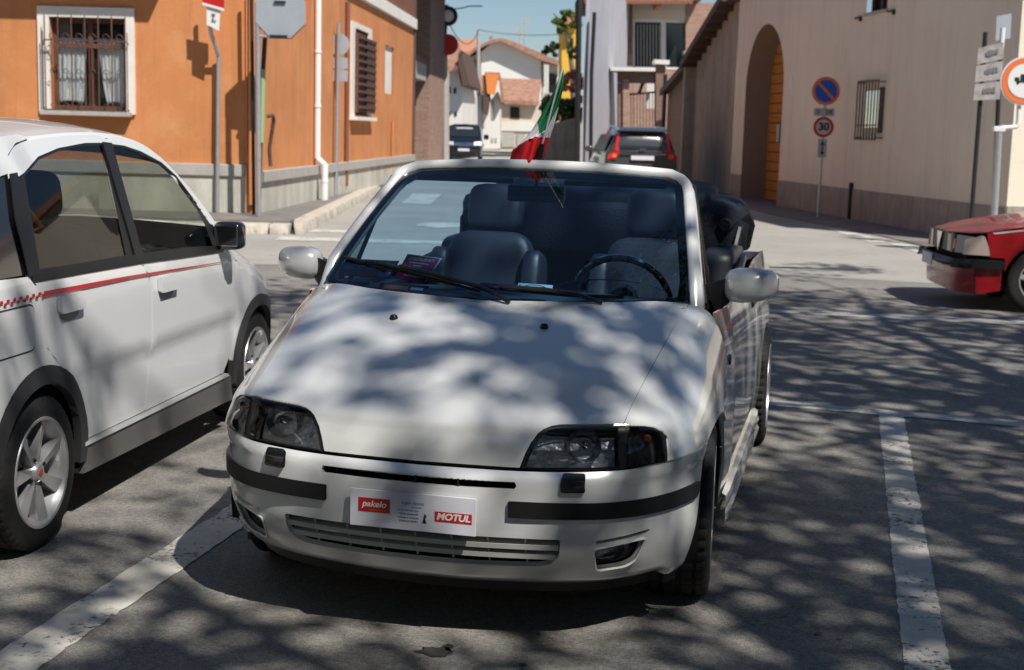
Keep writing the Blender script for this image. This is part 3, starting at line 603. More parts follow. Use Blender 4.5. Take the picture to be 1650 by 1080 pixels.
for uu in (t0[0], t1[0]):
    A = RB+RD*uu
    for zz in (t2[1]+.05, t0[1]-.05): q = A+RN*.14; wch(rel(MB().tube([(A.x, A.y, zz), (q.x, q.y, zz)], .012, 6).build('grille_stay', M['iron'], None, True), be))
wu = rslab('window', u1[0]-.05, u0[0]+.05, 3.93, 4.9, -.2, M['dark'], .22)
def wch2(o): o.parent = wu; o.location = (0, 0, 0); return o
for uu in (u1[0]+.04, (u0[0]+u1[0])/2, u0[0]-.04): wch2(rslab('window_frame', uu-.04, uu+.04, 3.93, 4.85, -.1, M['shutter'], .15))
wch2(rslab('window_sill', u1[0]-.05, u0[0]+.05, 3.88, 3.935, .04, M['ledge'])); 
for uu in (u1[0]-.25, u0[0]+.35): wch2(rslab('shutter_hook', uu-.13, uu+.13, 3.86, 3.89, .05, M['black'])); wch2(rslab('shutter_hook', uu-.15, uu-.11, 3.80, 3.89, .05, M['black']))
o = rslab('wall_pipe', 0, .07, .02, .72, .07, M['black'], root=be); a_ = rp(1372, 352); 
for v in o.data.vertices: v.co += RD*(a_[0])
o.parent = None; o.location = (0, 0, 0); tag(o, 'short black pipe at the foot of the beige wall, right of the speed sign', 'pipe')
a_ = rp(1275, 133); o = rslab('house_number', a_[0]-.09, a_[0]+.09, a_[1]-.13, a_[1]+.13, .015, M['whitep']); tag(o, 'small white plaque on the beige wall beside the arched gate', 'plaque'); o.parent = None; o.location = (0, 0, 0)
a_ = rp(1255, 215); o = rslab('intercom', a_[0]-.07, a_[0]+.07, a_[1]-.2, a_[1]+.2, .03, M['galv']); tag(o, 'grey metal intercom at the right edge of the arched gate', 'intercom'); o.parent = None; o.location = (0, 0, 0)

# no-parking and speed sign post
t = tag(empty('sign_post'), 'slim dark post with parking and speed signs against the beige wall', 'sign pole'); Y = 27.4; b0 = at(1318, 349, Y)
MB().tube([(b0.x, Y, .02), tuple(at(1332, 124, Y))], .028, 8).build('post', M['galv'], t, True)
def disc(cx, cy, Y, r, rings, root, seg=36, dy=-.05):
    c = at(cx, cy, Y); 
    for i, (rad, mt_, nm) in enumerate(rings):
        MB().lathe([(.0005, -.003), (rad, -.003), (rad, .003)], seg, 'Y', (c.x, Y+dy-.007*i, c.z)).build(nm, mt_, root)
    return c
ns = tag(empty('no_parking_sign'), 'round blue no-parking sign with an orange-red ring and diagonal bar', 'sign'); c = disc(1330, 147, Y, .275, [(.275, M['signback'], 'sign_back'), (.274, M['redor'], 'red_ring'), (.215, M['blue'], 'blue_disc')], ns)
A = Vector((c.x-.155, Y-.075, c.z+.155)); B = Vector((c.x+.155, Y-.075, c.z-.155)); k = MB(); d = (B-A).normalized(); q = Vector((d.z, 0, -d.x))*.026; k.prism([A-q, A+q, B+q, B-q], (0, .006, 0)); k.build('diagonal_bar', M['redor'], ns)
hp = tag(MB().box((at(1327, 181, Y).x, Y-.05, at(1327, 181, Y).z), (.40, .012, .15)).build('hours_plate', M['galv']), 'small grey hours plate reading 0 24 between the two round signs', 'sign')
text('lettering', '0   24', .13, M['black'], hp, frame((at(1327, 181, Y).x, Y-.059, at(1327, 181, Y).z), (1, 0, 0), (0, 0, 1)))
ss = tag(empty('speed_sign'), 'round 30 speed limit sign with a dark red ring', 'sign'); c = disc(1326, 205, Y, .2, [(.2, M['signback'], 'sign_back'), (.199, M['red'], 'red_ring'), (.145, mat('sign_cream', (.6, .55, .45), .5), 'white_disc')], ss)
text('lettering', '30', .21, M['black'], ss, frame((c.x, Y-.072, c.z), (1, 0, 0), (0, 0, 1)), bold=.008)
ap = tag(MB().box((at(1324, 239, Y).x, Y-.05, at(1324, 239, Y).z), (.17, .012, .36)).build('arrow_plate', M['galv']), 'small upright plate with an up-and-down arrow under the speed sign', 'sign')
c = at(1324, 239, Y); k = MB(); yy = Y-.06
for sg in (1, -1): k.prism([(c.x-.05, yy, c.z+sg*.07), (c.x+.05, yy, c.z+sg*.07), (c.x, yy, c.z+sg*.14)], (0, .003, 0))
k.box((c.x, yy+.0015, c.z), (.025, .003, .15)); k.build('arrow', M['black'], ap)

# direction panels and truck sign at the right edge
t = tag(empty('panel_pole', ), 'dark pole on the left carrying the stacked direction panels', 'sign pole'); Y = 20.2
b0 = at(1565, 352, Y); MB().tube([(b0.x, Y, 0), tuple(at(1588, 52, Y))], .034, 10).build('pole', M['black'], t, True)
t = tag(empty('panel_pole'), 'dark pole on the right carrying the stacked direction panels', 'sign pole')
b0 = at(1602, 352, Y); MB().tube([(b0.x, Y, 0), tuple(at(1612, 90, Y))], .034, 10).build('pole', M['black'], t, True)
MB().tube([tuple(at(1612, 92, Y)), tuple(at(1616, 45, Y))], .036, 10).build('pole_top', M['whitep'], t, True)
M['ledge2'] = mat('faded_print', (.2, .19, .2), .7); pan = mat('weathered_panel', (.40, .37, .36), .6, var=.25, vscale=9)
for i, (q, lb, tx) in enumerate((([(1576, 78), (1617, 68), (1617, 95), (1574, 104)], 'topmost of the three weathered grey direction panels', 'mmm'), ([(1573, 107), (1617, 98), (1613, 128), (1571, 133)], 'middle of the three weathered grey direction panels', 'mum'), ([(1571, 136), (1613, 131), (1611, 160), (1568, 162)], 'lowest of the three weathered grey direction panels', 'nun'))):
    A, B, C, D = [at(x_, y_, yq) for (x_, y_), yq in zip(q, (Y-.06, Y-.12, Y-.12, Y-.06))]; k = MB(); k.prism([A, B, C, D], (.0, .02, 0)); o = k.build('direction_panel', pan); tag(o, lb, 'sign', 'direction panels at the right edge')
    c = (A+B+C+D)/4; k = MB(); w_ = (B-A)
    for j in range(5): 
        q_ = A+(w_)*(.42+.1*j)+(D-A)*.5; k.box((q_.x-.015, q_.y-.006, q_.z), (.028, .008, R.uniform(.05, .09)))
    stuff(k.build('faded_marks', M['ledge2'], o))
o = sign_px('plate_sign', [(1606, 26), (1630, 22), (1628, 62), (1604, 66)], Y+.25, M['signback']); tag(o, 'grey rectangular plate sign above the direction panels', 'sign')
t = tag(empty('truck_sign_pole'), 'white painted pole with a cranked arm holding the truck sign at the right edge', 'sign pole'); Y = 18.9
b0 = at(1603, 352, Y); MB().tube([(b0.x, Y, 0), tuple(at(1610, 203, Y))], .045, 12).build('pole', M['galv'], t, True)
MB().tube(smoothline([at(1608, 208, Y), at(1612, 206, Y), at(1632, 205, Y), at(1640, 200, Y), at(1642, 165, Y)], 4), .03, 10).build('arm', M['whitep'], t, True); MB().box(tuple(at(1609, 208, Y)), (.16, .1, .07)).build('clamp', M['whitep'], t, False, .01)
ts = tag(empty('truck_sign'), 'round white no-trucks sign with an orange-red ring, cut by the right edge', 'sign'); c = disc(1648, 131, Y, .33, [(.325, M['signback'], 'sign_back'), (.322, M['whitep'], 'white_rim'), (.305, M['redor'], 'red_ring'), (.225, M['whitep'], 'white_disc')], ts)
k = MB(); yy = Y-.078
for bx_, bz_, w_, h_ in ((.0, .045, .20, .085), (-.145, .02, .06, .05), (.0, -.01, .27, .02)): k.box((c.x+.04+bx_, yy, c.z+bz_), (w_, .004, h_))
for dx in (-.13, -.02, .07, .13): k.lathe([(.0005, -.002), (.022, -.002), (.022, .002)], 12, 'Y', (c.x+.04+dx, yy, c.z-.025))
k.build('truck_symbol', M['black'], ts)
text('lettering', '7,5', .07, M['whitep'], ts, frame((c.x+.05, yy-.006, c.z+.045), (1, 0, 0), (0, 0, 1)))

# ------------------------------------------------------------------ old grey wall beyond the beige house
ow = tag(empty('old_wall_building', (5.4, 35.6, 0)), 'old grey plastered wall with a dark sloping tiled eave beyond the beige house', 'building')
a = RB+RD*9.56; W0 = Vector((a.x, a.y, 0)); W1 = at(1112, 265, 42.5); W1.z = 0; WD = (W1-W0).normalized(); L = (W1-W0).length
rel(panel('old_wall', W0, tuple(WD), [(0, 0), (L, 0), (L, 3.9), (0, 5.3)], [], M['oldwall'], None, 0), ow)
k = MB(); nn = Vector((-WD.y, WD.x, 0)); Z = Vector((0, 0, 1))
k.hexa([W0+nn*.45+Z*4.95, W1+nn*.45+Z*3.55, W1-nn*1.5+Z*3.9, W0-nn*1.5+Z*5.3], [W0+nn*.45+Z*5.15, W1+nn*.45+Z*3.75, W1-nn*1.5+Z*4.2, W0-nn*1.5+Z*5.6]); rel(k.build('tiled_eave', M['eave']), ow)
for j in range(9):
    q = W0+(W1-W0)*(j/8.5); k = MB().box((q.x+nn.x*.2, q.y+nn.y*.2, 4.95-1.4*(j/8.5)), (.5, .1, .12)); rel(k.build('rafter', M['eave']), ow)
W2 = at(1072, 255, 49); W2.z = 0; D2 = (W2-W1).normalized(); L2 = (W2-W1).length
bw = tag(empty('brick_wall', tuple(W1)), 'brown brick garden wall between the grey pillar and the gate', 'wall')
rel(panel('wall', W1, tuple(D2), [(0, 0), (L2, 0), (L2, 3.0), (0, 3.7)], [], M['brickd'], None, 0), bw); n2 = Vector((-D2.y, D2.x, 0))
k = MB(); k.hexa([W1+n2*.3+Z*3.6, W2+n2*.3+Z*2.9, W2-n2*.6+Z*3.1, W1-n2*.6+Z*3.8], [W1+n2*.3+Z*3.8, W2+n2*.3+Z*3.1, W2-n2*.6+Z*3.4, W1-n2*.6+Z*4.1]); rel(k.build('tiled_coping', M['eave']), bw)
k = MB().box((W1.x-.1, W1.y-.1, 1.95), (.42, .4, 3.9)); o = k.build('gate_pillar', M['oldwall']); tag(o, 'grey plastered pillar at the end of the old wall', 'pillar'); MB().box((W1.x-.1, W1.y-.1, 4.0), (.55, .5, .12)).build('cap', M['ledge'], o)
k = MB().tube([(W2.x-.2, W2.y-.8, 0), (W2.x-.2, W2.y-.8, 3.6)], .07, 8); tag(k.build('downpipe', M['black'], None, True), 'black pipe beside the brick garden wall above the dark car', 'drainpipe')

# ------------------------------------------------------------------ brick villa with the big window
def far_poly(name, pts, Y, depth, mt, parent=None, dx=0.):
    P = [at(x_, y_, Y) for x_, y_ in pts]; k = MB(); k.prism(P, (dx, depth, 0)); return k.build(name, mt, parent)
vl = tag(empty('brick_villa'), 'brick villa with a tiled roof and large glazed balcony door beyond the wall', 'building'); Y = 56
far_poly('wall', [(982, 4), (1019, 5), (1019, 250), (982, 250)], Y, 6, M['brick'], vl); far_poly('wall', [(1105, 4), (1180, 5), (1180, 250), (1105, 250)], Y, 6, M['brick'], vl)
far_poly('lintel', [(1019.5, 2), (1104.5, 4), (1104.5, 32), (1019.5, 30)], Y+.03, 6, M['farcream'], vl); far_poly('spandrel', [(1019.5, 112), (1104.5, 114), (1104.5, 252), (1019.5, 252)], Y+.03, 6, M['brick'], vl)
wn = far_poly('window', [(1019.5, 30), (1104.5, 32), (1104.5, 114), (1019.5, 112)], Y+.4, .2, M['glassd'], vl)
for q in ([(1019.5, 30), (1104, 32), (1104, 37), (1019.5, 35)], [(1019.5, 35), (1023, 35), (1023, 112), (1019.5, 112)], [(1065, 36), (1073, 36), (1073, 112), (1065, 112)], [(1019.5, 107), (1104, 109), (1104, 113), (1019.5, 111)]): far_poly('window_frame', q, Y+.2, .15, M['farwhite'], wn)
for x_ in range(1027, 1064, 5): far_poly('shutter_slat', [(x_, 40), (x_+1.5, 40), (x_+1.5, 106), (x_, 106)], Y+.34, .05, M['ledge'], wn)
rf = far_poly('roof', [(940, -25), (1130, -22), (1130, 1), (940, -1)], Y-1.3, 8, M['eave'], vl)
for j in range(24):
    x_ = 945+j*7.3; A = at(x_, 3, Y-1.5); B = A+Vector((0, 1.6, .7)); MB().tube([A, B], [.1, .08], 8).build('tile', M['tileor'], rf, True)
for x_ in (1062, 980): far_poly('rafter', [(x_-5, 5), (x_+5, 5), (x_+4, 12), (x_-4, 12)], Y-1.2, 1.2, M['wood'], vl)
far_poly('eave_shade_face', [(958, 12), (1018, 13), (1018, 86), (982, 86)], Y-.06, .05, M['brickd'], vl)  # dark sheet over the brick, standing for the shade under the eave
gt = tag(empty('gate_canopy'), 'gateway with brick piers, flat white canopy slab and iron gate in front of the villa', 'gate'); Y = 50
far_poly('canopy_slab', [(984, 108), (1056, 109), (1056, 115), (984, 114)], Y-.5, 1.6, M['farwhite'], gt); far_poly('lintel', [(996, 115), (1056, 116), (1056, 134), (996, 133)], Y, .5, M['brickd'], gt)
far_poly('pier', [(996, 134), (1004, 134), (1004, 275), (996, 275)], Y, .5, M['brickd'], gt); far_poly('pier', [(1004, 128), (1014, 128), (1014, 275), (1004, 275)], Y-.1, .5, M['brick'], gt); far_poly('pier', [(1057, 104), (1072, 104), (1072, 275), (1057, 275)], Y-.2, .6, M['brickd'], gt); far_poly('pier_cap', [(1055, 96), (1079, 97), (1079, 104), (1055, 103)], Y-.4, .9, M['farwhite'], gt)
far_poly('curtain', [(1042, 118), (1056, 118), (1056, 175), (1042, 175)], Y+1.2, .1, M['farwhite'], gt)
for x_ in range(1016, 1056, 5): far_poly('gate_bar', [(x_, 150), (x_+1, 150), (x_+1, 262), (x_, 262)], Y+.2, .04, M['black'], gt)
far_poly('gate_rail', [(1014, 151), (1057, 147), (1057, 150), (1014, 154)], Y+.15, .05, M['black'], gt); k = MB().tube([at(1030, 150, Y+.1), at(1038, 128, Y+.1), at(1044, 120, Y+.1)], .06, 6); k.build('gate_scroll', M['black'], gt)
# lilac house left of the villa
lh = tag(empty('grey_house'), 'shaded lilac-grey house wall with a black downpipe and a white strip painted as its sunlit edge', 'building'); 
A = at(936, 255, 44); B = at(984, 255, 55.6); A.z = B.z = 0; 
dd = (B-A).normalized(); nn = Vector((dd.y, -dd.x, 0)); k = MB(); top = 6.6
k.prism([A, B, B+Vector((.5, 0, 0)), A+Vector((.12, .02, 0))], (0, 0, top)); k.build('wall', M['lilac'], lh)
far_poly('painted_sun_strip', [(969, 44), (978, 43), (984, 160), (980, 160)], 52.0, .15, M['farwhite'], lh)  # white strip put in as the sunlit band of the shaded wall
k = MB().tube([at(958, 20, 43.8), at(956, 60, 43.8), at(953, 120, 43.8), Vector((at(953, 250, 43.8).x, 43.8, 0))], .06, 8); k.build('downpipe', M['black'], lh, True)
k = MB().tube([at(933, 0, 43.5), Vector((at(931, 250, 43.5).x, 43.5, 0))], .09, 8); tag(k.build('post', M['black'], None, True), 'tall black post at the left corner of the lilac-grey house', 'post')
# garden wall, yellow house
o = far_poly('garden_wall', [(868, 205), (934, 188), (934, 275), (868, 262)], 60, .5, M['oldwall']); tag(o, 'weathered beige garden wall right of the flag, under green bushes', 'wall')
yh = tag(empty('yellow_house'), 'yellow house behind shrubs at the end of the street', 'building'); far_poly('wall', [(905, 40), (934, 36), (934, 240), (905, 240)], 82, 6, M['yellow'], yh); far_poly('roof', [(903, 28), (934, 16), (934, 34), (903, 40)], 81, 8, M['tileor'], yh)
o = far_poly('window', [(915, 62), (924, 61), (924, 82), (915, 82)], 81.9, .2, M['dark'], yh)

# ------------------------------------------------------------------ the far end of the street
wh = tag(empty('white_gable_house'), 'large white gabled house closing the end of the street', 'building'); Y = 118
far_poly('gable_wall', [(775, 84), (792, 70), (807, 65), (872, 98), (874, 240), (775, 240)], Y, 9, M['farwhite'], wh)
far_poly('side_wall', [(752, 96), (774.5, 84), (774.5, 240), (752, 240)], Y+.5, 8, M['farcream'], wh)
far_poly('roof', [(746, 90), (768, 75), (790, 65), (807, 61), (830, 68), (908, 101), (907, 107), (872, 97), (807, 66.5), (790, 70), (768, 80), (747, 96)], Y-1, 11, M['tile'], wh)
far_poly('chimney', [(788, 58), (794, 58), (794, 66), (788, 66)], Y+2, .5, M['brick'], wh)
w_ = far_poly('window', [(759, 97), (767, 97), (767, 118), (759, 118)], Y+.2, .2, M['shutter'], wh)
w_ = far_poly('side_wing', [(874, 100), (905, 108), (905, 240), (874, 240)], Y+.2, 6, M['farcream'], wh)
for q in ([(884, 118), (897, 120), (897, 150), (884, 150)],): far_poly('window', q, Y, .2, M['glassd'], wh)
for x_ in (877, 881, 899): far_poly('column', [(x_, 104), (x_+3, 105), (x_+3, 165), (x_, 165)], Y-1.2, .2, M['farwhite'], wh)
far_poly('balcony_rail', [(874, 150), (905, 151), (905, 153), (874, 152)], Y-1.3, .1, M['ledge'], wh)
bh = tag(empty('brown_roof_house'), 'low cream house with a brown tiled roof and one dark window, left of the flag', 'building'); Y = 96
far_poly('wall', [(806, 166), (871, 168), (871, 243), (806, 243)], Y, 7, M['farcream'], bh); P = [at(807, 132, Y+4), at(872, 134, Y+4), at(867, 170, Y-.6), at(805, 167, Y-.6)]
k = MB(); k.prism(P, (0, 0, .25)); k.build('roof', M['tile'], bh)
w_ = far_poly('window', [(822, 172), (837, 173), (837, 192), (822, 191)], Y-.05, .1, M['dark'], bh); far_poly('band', [(805, 197), (860, 198), (860, 212), (805, 211)], Y-.12, .12, M['farwhite'], bh)
for q in ([(806, 213), (829, 213), (829, 237), (806, 237)], [(833, 216), (846, 216), (846, 238), (833, 238)]): far_poly('shutter', q, Y-.1, .1, M['ledge'], bh)
ah = tag(empty('awning_house'), 'narrow pale house with an orange awning under its gable', 'building'); Y = 84
far_poly('wall', [(777, 232), (777, 180), (788, 165), (802, 147), (806, 164), (806, 237)], Y, 7, M['farwhite'], ah); far_poly('side_wall', [(760, 160), (776.5, 152), (776.5, 236), (760, 236)], Y+.4, 6, M['farwhite'], ah)
far_poly('eave', [(778, 121), (784, 121), (789, 168), (786, 184), (778, 184)], Y-.8, 6, M['eave'], ah); far_poly('awning', [(782, 119), (804, 120), (797, 153), (785, 151)], Y-.9, .4, M['awn'], ah); far_poly('roof', [(781, 116), (805, 117), (811, 164), (808, 166), (803, 123), (781, 121)], Y-.7, 7, M['tile'], ah)
for q in ([(778, 195), (781, 194), (781, 205), (778, 206)], [(792, 222), (795, 222), (795, 229), (792, 229)], [(798, 222), (801, 222), (801, 229), (798, 229)], [(792, 165), (796, 163), (796, 192), (792, 192)]): far_poly('window', q, Y-.06, .1, M['ledge'], ah)
mh = tag(empty('garage_house'), 'low beige house with a brown tiled roof and a brown garage door', 'building'); Y = 92
far_poly('wall', [(743, 150), (777, 150), (777, 240), (743, 240)], Y, 5, M['farcream'], mh); P = [at(744, 126, Y+3), at(779, 126, Y+3), at(778, 152, Y-.6), at(743, 152, Y-.6)]; k = MB(); k.prism(P, (0, 0, .2)); k.build('roof', M['tile'], mh); far_poly('garage_door', [(744, 174), (761, 174), (761, 232), (744, 232)], Y-.08, .1, M['brown'], mh)
lw = tag(empty('white_house'), 'narrow white house with small windows on the left side of the far street', 'building'); Y = 72
far_poly('wall', [(709, 112), (731, 103), (738, 110), (745, 150), (746, 246), (709, 246)], Y, 9, M['farwhite'], lw, .5)
far_poly('eave', [(738, 88), (742, 80), (757, 137), (746, 139), (739, 108)], Y-.9, 8, M['eave'], lw, .4); P = [at(722, 74, Y+5), at(742, 79, Y+5), at(740, 112, Y-.8), at(709, 118, Y-.8)]; k = MB(); k.prism(P, (0, 0, .25)); k.build('roof', M['tile'], lw)
for q in ([(722, 180), (726, 180), (726, 186), (722, 186)], [(732, 181), (736, 181), (736, 187), (732, 187)], [(731, 143), (735, 141), (735, 150), (731, 152)], [(722, 140), (726, 140), (726, 150), (722, 150)]): far_poly('window', q, Y-.05, .1, M['dark'], lw)
rh = tag(empty('tiled_roof_house'), 'distant house of which only the pale tiled roof shows left of the white gable', 'building'); Y = 135
P = [at(728, 70, Y+5), at(768, 68, Y+5), at(770, 88, Y), at(728, 90, Y)]; k = MB(); k.prism(P, (0, 0, .3)); k.build('roof', M['tileor'], rh); far_poly('wall', [(730, 88), (768, 87), (768, 235), (730, 235)], Y+1, 5, M['farcream'], rh)
lp = far_poly('narrow_house', [(706, 112), (716, 110), (716, 262), (706, 262)], 56, 4, M['farcream']); tag(lp, 'narrow cream house front between the brick building and the white house', 'building')
k = MB().tube([at(771, 232, 88), at(771, 48, 88)], .11, 8); up = k.build('utility_pole', M['ledge'], None, True); tag(up, 'pale utility pole in front of the distant white gable', 'utility pole'); MB().tube([at(766, 56, 88), at(776, 56, 88)], .04, 6).build('crossarm', M['ledge'], up)
for a_, b_, Ya, Yb, sag, lb in (((706, -8), (771, 50), 49, 88, 1.2, 'thin dark wire from the mirror post down to the utility pole'), ((771, 48), (935, 53), 88, 60, .2, 'thin wire running right from the utility pole')):
    A, B = at(*a_, Ya), at(*b_, Yb); k = MB().tube([A.lerp(B, t_/10)-Vector((0, 0, sag*4*(t_/10)*(1-t_/10))) for t_ in range(11)], .022, 4); tag(k.build('overhead_wire', M['black']), lb, 'wire', 'overhead wires')
k = MB().tube([at(718, 20, 49.5), at(722, 16, 51), at(745, 13, 52), at(757, 10, 53), at(777, 10, 54)], .025, 5); tag(k.build('wire_bracket', M['black']), 'crooked horizontal wire bracket high above the traffic mirror', 'bracket')
for q, lb in (((846, 30), 'upper blurred television antenna against the sky'), ((838, 48), 'lower blurred television antenna against the sky')):
    c = at(*q, 125); k = MB().tube([c-Vector((0, 0, 2.5)), c], .05, 5)
    for j in range(4): k.tube([c+Vector((-.45, 0, -.12*j)), c+Vector((.45, 0, -.12*j))], .04, 4)
    tag(k.build('antenna', M['ledge']), lb, 'antenna', 'television antennas')
# ------------------------------------------------------------------ car materials
M['pearl'] = mat('pearl_white_paint', (.76, .77, .76), .27, metal=.2, coat=1., spec=.6)
M['carwhite'] = mat('white_car_paint', (.80, .81, .82), .3, coat=1., spec=.6)
M['trim'] = mat('black_trim', (.011, .011, .012), .42); M['rubber'] = mat('tyre_rubber', (.014, .014, .014), .75, bump=.15, bscale=90)
M['gloss'] = mat('gloss_black', (.012, .012, .014), .12, coat=.6); M['chrome'] = mat('chrome', (.75, .75, .76), .12, metal=1.)
M['alloy'] = mat('alloy_wheel', (.58, .58, .59), .3, metal=.6, coat=.4); M['under'] = mat('underbody', (.008, .008, .008), .9)
M['lens'] = glass('headlight_lens', (.82, .85, .88), 1.0); M['wind'] = glass('windshield_glass', (.40, .63, .82), 1.2); M['tint'] = glass('side_glass', (.50, .56, .52), 1.3)
M['lampgrey'] = mat('lamp_reflector_facets', (.55, .57, .60), .28, metal=.45, var=.45, vscale=18, bump=.9, bscale=26); M['refl'] = mat('headlight_reflector', (.34, .35, .37), .2, metal=.9); M['amber'] = mat('amber_bulb', (.6, .16, .02), .3)
M['redhub'] = mat('hub_badge_red', (.45, .07, .03), .4); M['leather'] = mat('grey_leather', (.024, .028, .040), .45, var=.1, vscale=6); M['fabric'] = mat('blue_black_hood_fabric', (.010, .014, .026), .7, bump=.3, bscale=120)
M['dash'] = mat('dashboard_plastic', (.07, .085, .10), .6); M['plate'] = mat('white_plate', (.70, .70, .76), .5); M['slat'] = mat('painted_slat', (.50, .50, .47), .45)

# pc: Catmull-Rom body skin of the cabriolet, in its own frame (x forward from the front axle, y left, z up)
NR = [
 [(.06,0,.960),(.0,.30,.965),(-.06,.45,.966),(-.15,.60,.965),(-.24,.72,.935),(-.25,.775,.86),(-.25,.803,.75),(-.25,.81,.545)],
 [(.22,0,.918),(.17,.30,.921),(.12,.45,.918),(.03,.60,.912),(-.04,.70,.885),(-.08,.762,.815),(-.11,.800,.73),(-.13,.812,.602)],
 [(.38,0,.866),(.34,.30,.866),(.29,.45,.860),(.20,.60,.850),(.12,.69,.828),(.07,.757,.775),(.02,.797,.705),(-.02,.812,.615)],
 [(.52,0,.808),(.49,.30,.806),(.45,.45,.796),(.36,.60,.786),(.28,.685,.768),(.20,.752,.728),(.12,.792,.675),(.06,.808,.612)],
 [(.63,0,.745),(.60,.30,.745),(.56,.45,.737),(.49,.60,.730),(.41,.68,.715),(.31,.750,.685),(.21,.788,.648),(.13,.803,.600)],
 [(.70,0,.682),(.685,.30,.685),(.655,.45,.685),(.592,.60,.684),(.50,.688,.668),(.38,.755,.645),(.26,.787,.620),(.175,.799,.587)],
 [(.722,0,.640),(.706,.30,.640),(.676,.45,.642),(.614,.60,.645),(.515,.697,.632),(.39,.761,.617),(.27,.789,.603),(.185,.798,.583)],
 [(.734,0,.600),(.718,.30,.600),(.688,.45,.604),(.632,.60,.608),(.532,.704,.600),(.402,.766,.594),(.28,.791,.587),(.195,.797,.579)],
 [(.740,0,.556),(.727,.30,.558),(.700,.45,.561),(.645,.60,.566),(.545,.708,.571),(.412,.768,.574),(.29,.792,.575),(.203,.796,.574)]]
NS = Surf(NR)
def plan(P, z): return [(x, y, z) for x, y in P]
Bt = [(.746,0,.550),(.742,.15,.551),(.731,.30,.552),(.706,.44,.555),(.652,.585,.560),(.555,.695,.565),(.43,.758,.568),(.31,.788,.569),(.208,.795,.568)]
Bm = [(.782,0),(.777,.15),(.760,.29),(.735,.42),(.688,.545),(.607,.645),(.505,.715),(.405,.757),(.307,.787)]
Bl = [(.70,0),(.694,.14),(.672,.28),(.642,.41),(.590,.53),(.517,.618),(.437,.68),(.375,.722),(.345,.748)]
mixp = lambda A, B, t: [(a[0]*(1-t)+b[0]*t, a[1]*(1-t)+b[1]*t) for a, b in zip(A, B)]
T2 = [(x, y) for x, y, z in Bt]
BR = [Bt, plan([(x+.003, y+.001) for x, y in mixp(T2, Bm, .55)], .535), plan(mixp(T2, Bm, .93), .512), plan(Bm, .475), plan(Bm, .43), plan(mixp(Bm, Bl, .03), .385), plan(mixp(Bm, Bl, .14), .33), plan(mixp(Bm, Bl, .38), .28), plan(mixp(Bm, Bl, .68), .238), plan(Bl, .205), plan(mixp(Bl, [(x-.05, y-.02) for x, y in Bl], 1), .180)]
for i, r in enumerate(BR):             # wheel-arch end follows the arch curve
    z = r[-1][2]; t = abs((z-.28)/.335); xa = .345*(max(0, 1-t**2.4))**(1/2.4) if z > .28 else .345
    if i: r[-1] = (max(xa, .208), r[-1][1], z); r[-2] = (max(r[-2][0], xa+.055), r[-2][1], z)
BS = Surf(BR)
#SPLIT
YAW = -.2383
pu = tag(empty('convertible_car', (-.09, 4.699, 0), math.atan2(-math.cos(YAW), math.sin(YAW))), 'pearl white two-door convertible with its roof folded and an Italian flag on the windscreen frame', 'car')
def both(name, fn, outline, holes, h, mt, parent=None, **k):
    a = patch(name, fn, outline, holes, h, mt, parent, side=1, **k); b = patch(name, fn, outline, holes, h, mt, parent, side=-1, **k); return a, b
def symm(name, S, outline, holes, h, mt, parent, **k):     # one sheet across the centre line; v may be negative
    def fn(u, v):
        P = S(u, np.abs(v)); P[:, 1] *= np.where(v < 0, -1, 1); return P
    def nf(u, v):
        N = S.nrm(u, np.maximum(np.abs(v), .001)); c = np.abs(v) < .03; N[c, 1] = 0; N[:, 1] *= np.where(v < 0, -1, 1); return N
    out2 = outline+[(a, -b) for a, b in outline[::-1] if abs(b) > 1e-9]
    hs = list(holes)
    return patch(name, fn, out2, hs, h, mt, parent, nfn=nf, ctr=(-.5, 0, .3), **k)
CT = (-.6, 0, .3)
# column parameter for a wanted y on the nose skin rows
def vy(S, u, y):
    vv = np.linspace(0, S.m, 400); P = S(np.full(400, float(u)), vv)[:, 1]; return float(np.interp(y, P, vv))
hood_edge = [(0, .668), (.5, .658), (1, .647), (1.5, .638), (2, .628), (2.5, .618), (3, .608), (3.5, .599), (4, .591), (4.5, .586), (4.93, .583)]
he = [(u, vy(NS, u, y)) for u, y in hood_edge]
lamp_top = [(4.97, .57), (4.98, .50), (4.99, .45), (5.02, .41), (5.10, .385), (5.25, .366), (5.5, .351), (6.2, .331), (7.0, .318), (8, .306)]
lt = [(u, vy(NS, u, y)) for u, y in lamp_top]
hood_out = [(0, 0)]+he+lt+[(8, 0)]
hood = symm('bonnet', NS, [(0.0, 0)]+[(u, v-.008) for u, v in he]+[(u-.03, v-.012) for u, v in lt[:5]]+[(u, v-.02) for u, v in lt[5:-1]]+[(7.93, lt[-1][1]-.02), (7.93, 0)], [], .09, M['pearl'], pu, thick=.012)
symm('nose_panel', NS, [(-.15, 0), (-.15, 3.9), (4.93, 3.0), (5.1, 1.15), (8.1, .85), (8.1, 0)], [], .25, M['under'], pu, off=-.022)
